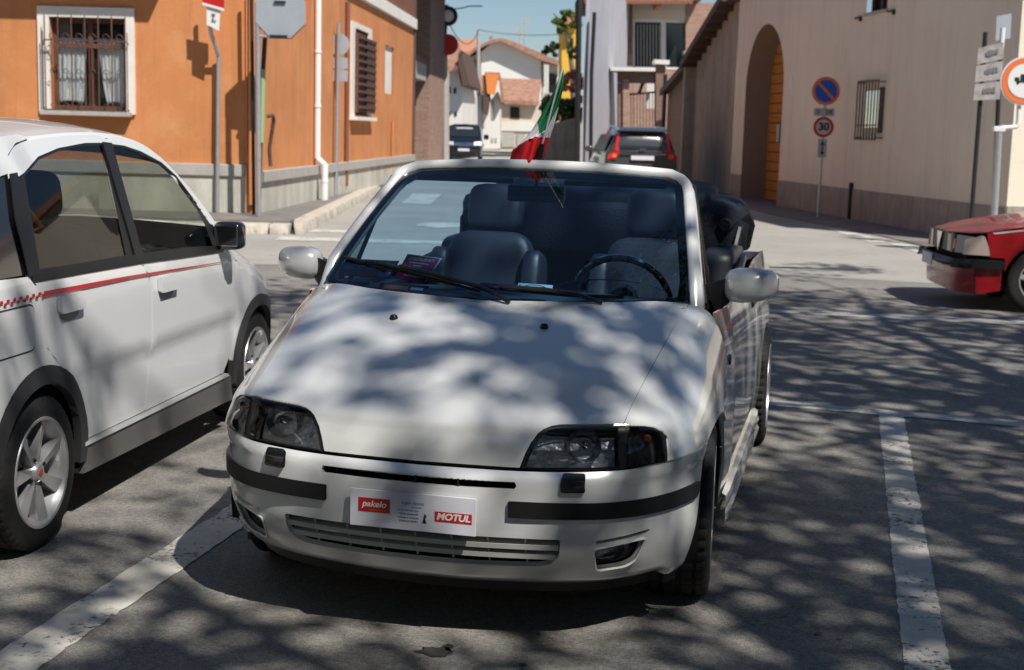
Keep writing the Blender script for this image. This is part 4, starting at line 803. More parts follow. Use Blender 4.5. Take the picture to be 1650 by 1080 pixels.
for s_ in (1, -1):
    # front wing
    fen = [(0, he[0][1]+.008)]+[(u, v+.008) for u, v in he[1:]]
    top = [(4.97, vy(NS, 4.97, .593)), (4.98, vy(NS, 4.98, .64)), (5.03, vy(NS, 5.03, .668)), (5.3, vy(NS, 5.3, .692)), (5.9, vy(NS, 5.9, .702)), (7, vy(NS, 7, .710)), (7.93, vy(NS, 7.93, .714))]
    wing = patch('wing', NS, fen+top+[(7.93, 6.0), (7.93, 7), (6, 7), (4, 7), (2, 7), (0, 7)], [], .11, M['pearl'], pu, side=s_, thick=.012, ctr=CT, nfn=NS.nrm)
    # headlight: lens over a reflector bowl; signal lamp beside it
    inn = [(u+(.05 if u > 5.02 else .06), v+.03) for u, v in lt[1:]]
    lens = [(5.04, vy(NS, 5.04, .575))]+inn[:-1]+[(7.9, inn[-1][1]), (7.9, vy(NS, 7.9, .588))]
    hl = patch('headlight', NS, lens, [], .12, M['lens'], pu, side=s_, off=-.002, ctr=CT, nfn=NS.nrm)
    patch('headlight_seal', NS, [(4.96, vy(NS, 4.96, .592))]+[(u, v+.004) for u, v in lt]+[(8.02, vy(NS, 8.02, .60))], [inset(lens, .035)], .3, M['trim'], hl, side=s_, off=-.006, ctr=CT, nfn=NS.nrm)
    patch('lamp_housing', NS, lens, [], .1, M['lampgrey'], hl, side=s_, off=-.06, ctr=CT, nfn=NS.nrm)
    for yc, zc, rr_ in ((.475, .622, .052),):
        c = NS(*NS.find((yc, zc)))-np.array([.03, 0, 0]); prof = [(rr_*math.sin(a), -.045*math.cos(a)) for a in np.linspace(.05, pi/2, 7)]
        MB().lathe([(r_, h_+.0) for r_, h_ in prof], 20, 'X', (c[0], s_*c[1], c[2])).build('reflector_bowl', M['refl'], hl, True)
        MB().lathe([(.001, .0), (.011, -.006), (.012, -.03)], 12, 'X', (c[0]-.005, s_*c[1], c[2])).build('bulb', M['chrome'], hl, True)
    sg = [(5.05, vy(NS, 5.05, .60)), (5.05, vy(NS, 5.05, .638)), (5.12, vy(NS, 5.12, .660)), (5.4, vy(NS, 5.4, .682)), (6, vy(NS, 6, .692)), (7, vy(NS, 7, .70)), (7.9, vy(NS, 7.9, .704)), (7.9, vy(NS, 7.9, .604))]
    si = patch('signal_lamp', NS, sg, [], .12, glass('smoked_lens' if s_ > 0 else 'clear_lens', (.35, .37, .40) if s_ > 0 else (.7, .66, .6), 1.1), pu, side=s_, off=-.002, ctr=CT, nfn=NS.nrm)
    patch('lamp_housing', NS, sg, [], .3, M['refl'], si, side=s_, off=-.04, ctr=CT, nfn=NS.nrm)
    c = NS(*NS.find((.645, .635))); MB().lathe([(.001, .014), (.01, .01), (.012, -.02)], 12, 'X', (c[0]-.03, s_*c[1], c[2])).build('bulb', M['amber'], si, True)
    patch('signal_seal', NS, [(4.99, vy(NS, 4.99, .594)), (4.99, vy(NS, 4.99, .642)), (5.06, vy(NS, 5.06, .668)), (5.4, vy(NS, 5.4, .692)), (6, vy(NS, 6, .702)), (7, vy(NS, 7, .709)), (7.98, vy(NS, 7.98, .712)), (7.98, vy(NS, 7.98, .598))], [inset(sg, .03)], .3, M['trim'], si, side=s_, off=-.005, ctr=CT, nfn=NS.nrm)
# ---- bumper
F = lambda y, z: tuple(BS.find((abs(y), z)))
def yz(pts): return [(F(y, z)[0], F(y, z)[1]*(1 if y >= 0 else -1)) for y, z in pts]
slot = yz([(-.302, .512), (-.296, .524), (-.15, .525), (0, .525), (.15, .525), (.296, .524), (.302, .512), (.294, .502), (.15, .501), (0, .501), (-.15, .501), (-.294, .502)])
gril = yz([(-.43, .350), (-.425, .356), (-.2, .356), (0, .356), (.2, .356), (.425, .356), (.43, .350), (.425, .30), (.40, .272), (.36, .262), (.2, .258), (0, .257), (-.2, .258), (-.36, .262), (-.40, .272), (-.425, .30)])
def fogh(s): return yz([(s*a, b) for a, b in rnd([(.520, .325), (.660, .345), (.628, .268), (.600, .252), (.522, .246)], .012, 3)])
def fogs(s): return yz([(s*a, b) for a, b in rnd([(.527, .352), (.672, .371), (.665, .355), (.530, .338)], .005, 2)])
bum = symm('front_bumper', BS, [(.03, 0), (.03, 4), (.03, 7.95), (3, 8), (6, 8), (9.98, 8), (9.98, 4), (9.98, 0)], [slot, gril, fogh(1), fogh(-1), fogs(1), fogs(-1)], .13, M['pearl'], pu, thick=.018)
symm('bumper_core', BS, [(.2, 0), (.2, 7.2), (9.8, 7.2), (9.8, 0)], [], .3, M['under'], bum, off=-.055)
BP = lambda y, z, off=0.: (lambda q: Vector(BS(q[0], q[1])+BS.nrm(q[0], q[1])*(off*(1 if (BS.nrm(q[0], q[1])[0]) > 0 else -1)))*1)(BS.find((abs(y), z)))
def bpt(y, z, off=0.): v = BP(y, z, off); return Vector((v.x, v.y*(1 if y >= 0 else -1), v.z))
for zz, w0 in ((.325, .424), (.293, .415)):          # grille slats
    k = MB(); n = 24; vs = []; 
    for i in range(n+1):
        y = -w0+2*w0*i/n; a = bpt(y, zz, -.004); vs += [a+Vector((0, 0, .008)), a+Vector((-.004, 0, -.008)), a+Vector((-.045, 0, -.004)), a+Vector((-.045, 0, .018))]
    fs = [(4*i+j, 4*i+(j+1) % 4, 4*i+4+(j+1) % 4, 4*i+4+j) for i in range(n) for j in range(4)]; k.add(vs, fs); k.build('grille_slat', M['slat'], bum, True)
for y in (-.33, -.22, -.11, 0, .11, .22, .33):
    a = bpt(y, .35, -.016); b = bpt(y, .262, -.016); MB().tube([a+Vector((.004, 0, -.002)), b+Vector((.004, 0, .004))], .0032, 6).build('grille_rib', M['slat'], bum)
for y in (-.0, .13): a = bpt(y, .513, -.012); MB().box(tuple(a), (.01, .005, .03)).build('slot_rib', M['trim'], bum)
for s_ in (1, -1):
    A = Surf([[BS(u, v) for v in np.linspace(1.93, 7.75, 12)] for u in (lambda a, b: [a, a+(b-a)*.12, (a+b)/2, b-(b-a)*.12, b])(F(.5, .468)[0], F(.5, .421)[0])])
    st = patch('rub_strip', A, rnd([(0, 0), (4, 0), (4, 10.4), (2, 11), (0, 11)], .3), [], .25, M['trim'], pu, side=s_, off=.011, thick=.02, ctr=CT, nfn=A.nrm)
    patch('washer_cover', BS, [(F(y, z)) for y, z in rnd([(.428, .548), (.492, .548), (.494, .500), (.426, .500)], .008, 3)], [], .1, M['gloss'], pu, side=s_, off=.012, thick=.014, ctr=CT, nfn=BS.nrm)
    fg = patch('fog_lamp', BS, [(F(y, z)) for y, z in [(.523, .322), (.655, .341), (.625, .27), (.60, .256), (.525, .25)]], [], .2, M['lens'], pu, side=s_, off=-.022, ctr=CT, nfn=BS.nrm)
    patch('lamp_housing', BS, [(F(y, z)) for y, z in [(.523, .322), (.655, .341), (.625, .27), (.60, .256), (.525, .25)]], [], .2, M['lampgrey'], fg, side=s_, off=-.045, ctr=CT, nfn=BS.nrm)
    c = BP(.585, .29, -.038); MB().lathe([(.036*math.sin(a), -.03*math.cos(a)) for a in np.linspace(.05, pi/2, 6)], 18, 'X', (c.x, s_*c.y, c.z)).build('reflector_bowl', M['refl'], fg, True)
    k = MB(); 
    for t_ in (.25, .55, .8): a = BP(.53+.10*t_, .345+.014*t_, -.02); k.box((a.x, s_*a.y, a.z), (.02, .004, .02))
    stuff(k.build('vent_rib', M['slat'], bum))
    MB().tube([Vector((v.x, v.y*s_, v.z)) for v in [BP(y, z, .002) for y, z in rnd([(.520, .325), (.660, .345), (.628, .268), (.600, .252), (.522, .246)], .012, 2)]], .004, 5, True).build('fog_bezel', M['pearl'], fg, True)
# black chin under the bumper
ch = MB(); vs = []; n = 40
for i in range(n+1):
    v = -7.9+15.8*i/n; a = BS(10., abs(v)); a[1] *= (1 if v >= 0 else -1); vs += [Vector(a)+Vector((-.004, 0, .01)), Vector(a)+Vector((-.006, 0, -.028)), Vector(a)+Vector((-.06, 0, -.03))]
ch.add(vs, [(3*i+j, 3*i+j+1, 3*i+4+j, 3*i+3+j) for i in range(n) for j in range(2)]); ch.build('chin_spoiler', M['trim'], pu, True)
# number plate carrier card
pl = MB(); px_ = .792
pl.box((px_, 0, .418), (.006, .385, .112)); plate = pl.build('plate_card', M['plate'], pu, False, .001)
TX = lambda y, z: frame((px_+.0036, y, z), (0, 1, 0), (0, 0, 1))
MB().box((px_+.0035, -.118, .428), (.001, .098, .042)).build('red_label', M['red'], plate); MB().box((px_+.0035, .125, .412), (.001, .112, .030)).build('red_label', M['red'], plate)
text('lettering', 'pakelo', .026, M['whitep'], plate, TX(-.118, .431), .0008, .25, bold=.0006, sx=1.08); MB().box((px_+.0043, -.105, .413), (.001, .05, .0015)).build('underline', M['redor'], plate)
text('lettering', 'MOTUL', .027, M['whitep'], plate, TX(.125, .412), .0008, .2, bold=.001, sx=1.1)
M['ink'] = mat('faint_ink', (.22, .28, .36), .6)
text('lettering', 'Luglio Sports', .013, M['ink'], plate, TX(-.0, .445), .0005, .3); text('lettering', 'sport car', .009, M['ink'], plate, TX(.012, .433), .0005, .2)
for i, zz in enumerate((.423, .412, .401, .391)): text('lettering', ['a cura del club auto', 'raduno automobili', 'storiche e moderne', 'di tutte le marche'][i], .008, M['ink'], plate, TX(-.012, zz), .0005)
k = MB(); k.prism([(px_+.0035, .032, .388), (px_+.0035, .044, .388), (px_+.0035, .040, .400), (px_+.0035, .044, .410), (px_+.0035, .037, .416), (px_+.0035, .035, .402)], (.0008, 0, 0)); k.build('small_figure', M['trim'], plate)
# seam between bonnet line and bumper shows the dark core; wiper jets
for yj in (-.255, .255):
    q = NS(*NS.find((.255, .905), (1, 2))) ; MB().lathe([(.001, .014), (.010, .012), (.014, .004), (.015, -.004)], 12, 'Z', (q[0], yj, q[2])).build('washer_jet', M['trim'], pu, True)
# ---- wheels
def wheel(root_loc, R_=.293, W_=.20, rim=.20, kind='plain', parent=None, side=1, name='wheel'):
    """axle along local Y, outer face toward +Y*side, centred on the outer face plane minus W/2"""
    wl_ = bpy.data.objects.new(name, None); COL.objects.link(wl_); wl_.parent = parent; wl_.location = root_loc
    seg = 72; prof = [(rim+.004, .5), (rim+.022, .50), (R_-.05, .515), (R_-.022, .495), (R_-.006, .455)]
    tread = [(R_-.001, .42), (R_, .30), (R_-.009, .285), (R_-.009, .25), (R_, .235), (R_+.001, .06), (R_-.008, .045), (R_-.008, -.045), (R_+.001, -.06), (R_, -.235), (R_-.009, -.25), (R_-.009, -.285), (R_, -.30), (R_-.001, -.42)]
    back = [(r_, -t_) for r_, t_ in prof[::-1]]; P = prof+tread+back; n = len(P); vs = []; fs = []; seg = 144
    for k in range(seg):
        a = 2*pi*k/seg
        for j, (r_, t_) in enumerate(P):
            rr_ = r_; aa = a+ (.05*abs(t_))
            if len(prof)-1 <= j < len(prof)+len(tread)+1 and abs(t_) > .05 and k % 3 == 0: rr_ = r_-.006
            vs.append((rr_*math.cos(aa), t_*W_*side, rr_*math.sin(aa)))
    for k in range(seg):
        for j in range(n-1): fs.append((k*n+j, k*n+j+1, ((k+1) % seg)*n+j+1, ((k+1) % seg)*n+j))
    MB().add(vs, fs).build('tyre', M['rubber'], wl_, True, ang=.5)
    h = .5*W_
    MB().lathe([(rim+.006, side*(h-.001)), (rim+.004, side*(h+.004)), (rim-.006, side*(h+.002)), (rim-.010, side*(h-.012)), (rim-.024, side*(h-.05)), (rim-.03, -side*h*.7)], 64).build('rim', M['alloy'], wl_, True)
    MB().lathe([(.001, side*(h-.085)), (.12, side*(h-.085)), (.122, side*(h-.10))], 40).build('brake_disc', M['galv'], wl_, True)
    MB().lathe([(.001, side*(h-.10)), (rim-.026, side*(h-.10))], 32).build('wheel_well', M['under'], wl_, True)
    if kind == 'blade':
        for k in range(7):
            a = 2*pi*k/7+.35; ca, sa = math.cos(a), math.sin(a); T = Vector((-sa, 0, ca)); Rd = Vector((ca, 0, sa))
            def pt(r_, t_, d): return tuple(Rd*r_+T*t_+Vector((0, side*(h-d), 0)))
            mbk = MB(); A = [pt(.035, -.013, .018), pt(.035, .013, .018), pt(.11, .022, .012), pt(rim-.008, .034, .008), pt(rim-.008, -.022, .020), pt(.11, -.017, .028)]
            B = [pt(.035, -.010, .06), pt(.035, .010, .06), pt(.11, .018, .06), pt(rim-.01, .028, .055), pt(rim-.01, -.018, .055), pt(.11, -.014, .06)]
            mbk.add(A+B, [(0, 1, 2, 3, 4, 5), (11, 10, 9, 8, 7, 6)]+[(i, i+6, (i+1) % 6+6, (i+1) % 6) for i in range(6)]); mbk.build('spoke', M['alloy'], wl_, False, .003)
    else:
        for k in range(5 if kind == 'plain' else 8):
            a = 2*pi*k/(5 if kind == 'plain' else 8)+.2; ca, sa = math.cos(a), math.sin(a); T = Vector((-sa, 0, ca)); Rd = Vector((ca, 0, sa))
            def pt(r_, t_, d): return tuple(Rd*r_+T*t_+Vector((0, side*(h-d), 0)))
            A = [pt(.03, -.03, .03), pt(.03, .03, .03), pt(rim-.008, .022, .008), pt(rim-.008, -.022, .008)]; B = [pt(.03, -.028, .07), pt(.03, .028, .07), pt(rim-.01, .02, .06), pt(rim-.01, -.02, .06)]
            MB().hexa(A, B).build('spoke', M['alloy'], wl_, False, .004)
    MB().lathe([(.001, side*(h-.004)), (.028, side*(h-.006)), (.036, side*(h-.014)), (.045, side*(h-.05))], 28).build('hub', M['alloy'], wl_, True)
    if kind == 'blade': MB().lathe([(.001, side*(h-.0015)), (.014, side*(h-.003)), (.015, side*(h-.006))], 20).build('hub_badge', M['redhub'], wl_, True)
    for k in range(4):
        a = 2*pi*k/4+.4; MB().lathe([(.001, side*(h-.012)), (.007, side*(h-.013)), (.008, side*(h-.03))], 8, c=(.052*math.cos(a), 0, .052*math.sin(a))).build('wheel_bolt', M['trim'], wl_, True)
    return wl_
for sx_, sy_ in ((0, 1), (0, -1), (-2.45, 1), (-2.45, -1)):
    w_ = wheel((sx_, sy_*(.80-.10), .293), side=sy_, parent=pu, rim=.205)
    if sx_ == 0: w_.rotation_euler = (0, 0, math.radians(4.5))
    else: w_.location.y = sy_*.735; w_.rotation_euler = (0, 0, math.radians(1.2))
# wheel-arch liners and floor
def liner(root, x, y0, y1, r, zc, mt):
    vs = []; n = 18
    for i in range(n+1):
        a = pi*i/n*1.15-.08*pi
        for yy in (y0, y1): vs.append((x+r*math.cos(a), yy, zc+r*math.sin(a)))
    MB().add(vs+[(x, y0, zc)], [(2*i, 2*i+1, 2*i+3, 2*i+2) for i in range(n)]+[(2*i, 2*i+2, 2*n+2) for i in range(n)]).build('arch_liner', mt, root, True)
for sx_ in (0, -2.45):
    for sy_ in (1, -1): liner(pu, sx_, sy_*.50, sy_*.79, .338, .285, M['under'])
MB().box((-1.2, 0, .20), (3.3, 1.2, .05)).build('floor_pan', M['under'], pu); MB().box((.25, 0, .36), (.7, .95, .3)).build('engine_bay', M['under'], pu)

# ---- flank: side sheet y = f(x, z)
def flank(x, z):
    x = np.asarray(x, float); z = np.asarray(z, float)
    y = .814-.02*np.clip((.42-z)/.2, 0, 1.5)**2-.35*np.clip(z-.72, 0, 1)**2*4.2*.42-.02*np.clip((z-.6)/.3, 0, 1)
    y = y-.05*np.clip((-2.55-x)/.6, 0, 2)**2-.012*np.clip((x+.55)/.3, 0, 2)
    return np.stack([x, y, z], -1)
belt = lambda x: .905+.012*math.sin((x+.3)*1.2)+(.02 if x < -1.7 else 0)
def archpts(xc, a0, a1, n=16, rx=.345, rz=.335, zc=.28):
    out = []
    for i in range(n+1):
        a = a0+(a1-a0)*i/n; c, s = math.cos(a), math.sin(a); out.append((xc+rx*abs(c)**(2/2.4)*(1 if c > 0 else -1), zc+rz*max(0, s)**(2/2.4)))
    return out
FL = lambda u, v: flank(u, v)
for s_ in (1, -1):
    patch('wing_rear', FL, [(-.255, .545)]+archpts(0, math.radians(136), pi, 8)[1:]+[(-.345, .20), (-.56, .19), (-.565, .60), (-.55, .915), (-.25, .925), (-.252, .75)], [], .08, M['pearl'], pu, side=s_, thick=.01, ctr=CT)
    door = patch('door', FL, rnd([(-.572, .22), (-.578, .60), (-.562, .905), (-1.2, .90), (-1.70, .915), (-1.74, .60), (-1.72, .22)], .03), [], .09, M['pearl'], pu, side=s_, thick=.015, ctr=CT)
    patch('door_lock', FL, rnd(rect(-1.66, .775, -1.635, .80), .01), [], .1, M['trim'], door, side=s_, off=.004, ctr=CT); patch('door_handle', FL, rnd(rect(-1.67, .80, -1.50, .84), .012), [], .1, M['trim'], door, side=s_, off=.010, thick=.012, ctr=CT)
    ra_ = archpts(-2.45, 0, pi, 18)
    patch('rear_quarter', FL, [(-1.75, .22), (-1.757, .6), (-1.715, .935), (-2.2, .955), (-2.75, .95), (-3.0, .90), (-3.02, .45), (-2.95, .22), (-2.795, .22)]+ra_[::-1]+[(-2.105, .22)], [], .09, M['pearl'], pu, side=s_, thick=.015, ctr=CT)
    patch('flank_core', FL, [(-.58, .2), (-.58, .93), (-3, .93), (-3, .6), (-2.9, .3), (-2.8, .6), (-2.1, .6), (-2.05, .2)], [], .3, M['under'], pu, side=s_, off=-.02, ctr=CT)
    # sill skirt with steps
    k = MB(); prof = [(.800, .255), (.820, .245), (.828, .22), (.820, .195), (.830, .178), (.826, .150), (.805, .135)]; xs = [-.37, -.47, -1.2, -1.95, -2.03]; vs = []
    for i, x_ in enumerate(xs): vs += [(x_, s_*(y_ if 0 < i < 4 else min(y_, .815)), z_) for y_, z_ in prof]
    n = len(prof); k.add(vs, [(i*n+j, i*n+j+1, (i+1)*n+j+1, (i+1)*n+j) for i in range(4) for j in range(n-1)]); k.build('side_skirt', M['pearl'], pu, True, ang=.35)
    c = flank(-.42, .735); MB().lathe([(.001, .006*s_), (.018, .005*s_), (.022, -.002*s_)], 16, 'Y', (c[0], s_*c[1], c[2])).build('side_repeater', M['trim'], pu, True)
# tail
k = MB(); k.hexa([(-2.98, -.77, .25), (-2.98, .77, .25), (-3.02, .70, .25), (-3.02, -.70, .25)], [(-2.90, -.74, .93), (-2.90, .74, .93), (-3.0, .68, .88), (-3.0, -.68, .88)]); k.build('tail_panel', M['pearl'], pu)
BD = Surf([[(-2.1, 0, .955), (-2.1, .35, .953), (-2.15, .72, .945)], [(-2.6, 0, .955), (-2.6, .35, .952), (-2.6, .72, .93)], [(-2.98, 0, .92), (-2.98, .35, .918), (-2.95, .70, .90)]]); symm('boot_lid', BD, [(0, 0), (0, 2), (2, 2), (2, 0)], [], .2, M['pearl'], pu)
# ---- windscreen
def wsx(t, y):                          # glass surface, t=0 cowl .. 1 header, y in metres
    h = .673-.119*t; f = np.clip(np.abs(y)/h, 0, 1.2)
    x0 = .05-.25*f**2.0; x1 = -.71-.09*f**2.0
    return np.stack([x0*(1-t)+x1*t+.018*np.sin(pi*np.clip(t, 0, 1)), y, (.957+.013*f**2)*(1-t)+(1.388-.024*f**2.2)*t+.012*np.sin(pi*np.clip(t, 0, 1))], -1)
WG = lambda u, v: wsx(np.asarray(u), np.asarray(v))
def gl(t): return .673-.119*t
outl = rnd([(0.0, -gl(0)), (0.0, gl(0)), (1, gl(1)), (1, -gl(1))], [.03, .03, .07, .07], 4)
inl = rnd([(.018, -gl(.05)+.028), (.018, gl(.02)-.028), (.94, gl(.94)-.028), (.94, -gl(.94)+.028)], .05, 4)
ws = patch('windscreen', WG, outl, [], .07, M['wind'], pu, ctr=CT); patch('windscreen_border', WG, outl, [inl], .07, M['gloss'], ws, off=-.004, ctr=CT)
def frame_strip(name, path, w_in, w_out, mt, parent, lift=.012, r=None):
    pass
# body-colour frame: A-pillars and header
nA = 14; vs = []; prof_n = 5
path = [(t, gl(t)) for t in np.linspace(-.06, .86, 10)]+[(.93, gl(.93)-.004), (.975, gl(.97)-.022), (1.0, gl(1)-.055)]+[(1.0, y) for y in np.linspace(.44, -.44, 12)]+[(1.0, -gl(1)+.055), (.975, -gl(.97)+.022), (.93, -gl(.93)+.004)]+[(t, -gl(t)) for t in np.linspace(.86, -.06, 10)]
P3 = [Vector(wsx(np.array(t), np.array(y))) for t, y in path]
rings = []
for i, p in enumerate(P3):
    t, y = path[i]; hd = max(0, min(1, (t-.86)/.14)) ; s_ = 1 if y >= 0 else -1
    corner = abs(y)/gl(1); o = Vector((-.45, s_*.85, .12)).normalized() if t < .9 else None
    n_s = Vector((.35, s_*.25, .9)).normalized(); 
    if o is None:
        blend = max(0, min(1, (abs(y)-.47)/.07)); o = (Vector((-.55, 0, .75))*(1-blend)+Vector((-.25, s_*.8, .5))*blend).normalized()
    wd = .052 if t < .9 else .042
    
    if t < .10: p = p+Vector((-.02, 0, -.55*(.10-t)+.0))
    rings.append([p+n_s*.003, p+o*.012+n_s*.012, p+o*wd*.75+n_s*.008, p+o*wd+Vector((-.03, 0, -.012)), p+o*wd*.7+Vector((-.07, 0, -.035)), p-n_s*.03+Vector((-.02, 0, -.01))])
n = len(rings[0]); vs = [v for r in rings for v in r]; fs = [(i*n+j, i*n+(j+1) % n, (i+1)*n+(j+1) % n, (i+1)*n+j) for i in range(len(rings)-1) for j in range(n)]
MB().add(vs, fs).build('windscreen_frame', M['pearl'], pu, True, ang=1.0)
MB().add([Vector(wsx(np.array(-.03), np.array(y)))+d for y in np.linspace(-.66, .66, 25) for d in (Vector((.02, 0, -.01)), Vector((-.12, 0, -.03)))], [(2*i, 2*i+1, 2*i+3, 2*i+2) for i in range(24)]).build('cowl_panel', M['trim'], pu, True)
# wipers
def wiper(pts, blade, name='wiper'):
    w_ = MB().tube([Vector(wsx(np.array(t), np.array(y)))+Vector((.0, 0, .0))+Vector((.5, 0, .86))*o for t, y, o in pts], .0075, 6).build(name, M['trim'], pu, True)
    k = MB(); A = [Vector(wsx(np.array(t), np.array(y)))+Vector((.5, 0, .86))*.010 for t, y in blade]; k.tube(A, .006, 5); k.build('wiper_blade', M['under'], w_, True)
    k = MB(); A = [Vector(wsx(np.array(t), np.array(y)))+Vector((.5, 0, .86))*.022 for t, y in blade[1:-1]]; k.tube(A, .006, 5); k.build('wiper_frame', M['trim'], w_, True)
wiper([(-.03, .10, .02), (.03, .0, .035), (.10, -.22, .035), (.13, -.34, .03)], [(.17, -.62), (.15, -.45), (.12, -.30), (.075, -.12), (.045, -.02)])
wiper([(-.03, .40, .02), (.01, .32, .03), (.035, .20, .035), (.05, .05, .03)], [(.02, .46), (.035, .30), (.055, .12), (.08, -.06)])
# ---- mirrors
for s_ in (1, -1):
    vs = []; nu, nv = 20, 14; c = Vector((-.43, .862, 1.008))
    for i in range(nu+1):
        a = -pi/2+pi*i/nu
        for j in range(nv):
            b = 2*pi*j/nv; cb, sb = math.cos(b), math.sin(b); e = .75
            yy = math.copysign(abs(math.sin(a))**.8, math.sin(a)); rr_ = abs(math.cos(a))**.55
            px_ = .075*rr_*math.copysign(abs(cb)**e, cb); pz_ = .062*rr_*math.copysign(abs(sb)**e, sb)
            vs.append((c.x+(px_ if px_ > 0 else px_*.25)-.05*max(0, yy)**2, s_*(c.y+yy*.095), c.z+pz_*(1-.12*yy)+.004*yy))
    mi = MB().add(vs, [(i*nv+j, i*nv+(j+1) % nv, (i+1)*nv+(j+1) % nv, (i+1)*nv+j) for i in range(nu) for j in range(nv)]).build('door_mirror', M['pearl'], pu, True, ang=1.6)
    k = MB(); k.hexa([(-.50, s_*.735, .90), (-.38, s_*.745, .90), (-.40, s_*.79, .945), (-.48, s_*.79, .945)], [(-.53, s_*.70, .965), (-.36, s_*.70, 1.01), (-.40, s_*.80, 1.04), (-.47, s_*.80, 1.04)]); k.build('mirror_arm', M['trim'], mi, True, .008)
    MB().box((-.448, s_*.860, 1.006), (.010, .135, .080)).build('mirror_rim', M['trim'], mi, False, .02); MB().box((-.459, s_*.862, 1.008), (.004, .120, .070)).build('mirror_glass', M['chrome'], mi, False, .006)
    # quarter light beside the pillar
    a0 = Vector((-.30, s_*.715, .945)); a1 = Vector((-.77, s_*.605, 1.335)); a2 = Vector((-.56, s_*.705, .935))
    q = MB().tube([a0, a1, a2], .010, 6, True).build('quarter_light_frame', M['trim'], pu, True); MB().add([a0, a1, a2], [(0, 1, 2)]).build('quarter_light', M['tint'], q)
    # door top rail
    k = MB(); k.tube([(-.30, s_*.70, .93), (-.8, s_*.715, .915), (-1.4, s_*.72, .915), (-1.75, s_*.715, .94), (-2.1, s_*.70, .965)], .022, 8); k.build('door_top_seal', M['trim'], pu, True)
    MB().box((-1.15, s_*.67, .72), (1.15, .07, .36)).build('door_card', M['leather'], pu, False, .02)
# ---- cabin
MB().box((-1.3, 0, .33), (1.9, 1.36, .04)).build('cabin_floor', M['under'], pu)
DS = Surf([[(.02, 0, .935), (-.02, .3, .935), (-.14, .64, .94)], [(-.15, 0, .955), (-.17, .3, .958), (-.22, .66, .945)], [(-.36, 0, .95), (-.36, .3, .955), (-.36, .68, .94)], [(-.42, 0, .90), (-.42, .3, .90), (-.42, .68, .90)], [(-.40, 0, .70), (-.40, .3, .70), (-.40, .68, .70)]])
dash = symm('dashboard', DS, [(0, 0), (0, 2), (4, 2), (4, 0)], [], .15, M['dash'], pu)
k = MB(); vs = []; 
for i in range(13):
    a = pi*i/12; vs += [(-.30-.16*math.sin(a)*.4, .36-.22*math.cos(a), .955+.055*math.sin(a)), (-.46, .36-.20*math.cos(a), .955+.04*math.sin(a))]
k.add(vs, [(2*i, 2*i+1, 2*i+3, 2*i+2) for i in range(12)]); k.build('instrument_hood', M['dash'], pu, True)
def ringpts(c, r, tilt, n=32): return [(c[0]+r*math.sin(2*pi*i/n)*math.sin(tilt), c[1]+r*math.cos(2*pi*i/n), c[2]+r*math.sin(2*pi*i/n)*math.cos(tilt)) for i in range(n)]
stw = MB().tube(ringpts((-.66, .36, .90), .185, .42), .014, 8, True).build('steering_wheel', M['gloss'], pu, True); MB().lathe([(.001, .0), (.05, .0), (.06, -.03)], 20, 'X', (-.66, .36, .90)).build('wheel_hub', M['trim'], stw, True); MB().box((-.65, .36, .89), (.02, .34, .03)).build('wheel_spoke', M['trim'], stw)
def cushion(name, c, d, mt, parent, rot=0., pw=.35, taper=0.):
    vs = []; nu, nv = 12, 16
    for i in range(nu+1):
        a = -pi/2+pi*i/nu
        for j in range(nv):
            b = 2*pi*j/nv; f = lambda t: math.copysign(abs(t)**pw, t)
            z_ = f(math.sin(a))*d[2]/2; rr_ = abs(math.cos(a))**pw; x_ = rr_*f(math.cos(b))*d[0]/2; y_ = rr_*f(math.sin(b))*d[1]/2*(1-taper*(z_/d[2]+.5))
            vs.append((c[0]+x_*math.cos(rot)+z_*math.sin(rot), c[1]+y_, c[2]-x_*math.sin(rot)+z_*math.cos(rot)))
    return MB().add(vs, [(i*nv+j, i*nv+(j+1) % nv, (i+1)*nv+(j+1) % nv, (i+1)*nv+j) for i in range(nu) for j in range(nv)]).build(name, mt, parent, True, ang=2.5)
for s_ in (1, -1):
    se = cushion('seat', (-1.10, s_*.36, .50), (.52, .50, .17), M['leather'], pu)
    cushion('backrest', (-1.38, s_*.36, .79), (.15, .47, .60), M['leather'], se, -.28, .4, .15); cushion('headrest', (-1.50, s_*.36, 1.185), (.11, .255, .215), M['leather'], se, -.22, .5)
    for dy in (-.06, .06): MB().tube([(-1.46, s_*.36+dy, 1.02), (-1.49, s_*.36+dy, 1.12)], .006, 6).build('headrest_stay', M['chrome'], se)
    cushion('bolster', (-1.34, s_*.36+.21, .76), (.20, .09, .50), M['leather'], se, -.28); cushion('bolster', (-1.34, s_*.36-.21, .76), (.20, .09, .50), M['leather'], se, -.28)
rs = cushion('rear_seat', (-1.95, 0, .55), (.45, 1.1, .18), M['leather'], pu, 0, .3); cushion('rear_backrest', (-2.18, 0, .82), (.16, 1.15, .50), M['leather'], rs, -.2, .25)
MB().box((-.75, 0, .48), (.9, .2, .2)).build('centre_console', M['dash'], pu, False, .03)
for s_ in (1, -1): cushion('rear_side_trim', (-2.0, s_*.62, .86), (.6, .16, .34), M['leather'], pu, 0, .35)
# roll hoop / inner mirror / sun visors
MB().box((-.72, .0, 1.29), (.03, .23, .065)).build('inner_mirror', M['trim'], pu, False, .012); MB().tube([(-.72, 0, 1.32), (-.735, 0, 1.37)], .008, 6).build('mirror_stem', M['trim'], pu)
for s_ in (1, -1): MB().box((-.83, s_*.30, 1.345), (.16, .40, .018), M=Matrix.Rotation(.15, 3, 'Y')).build('sun_visor', M['dash'], pu, False, .006)
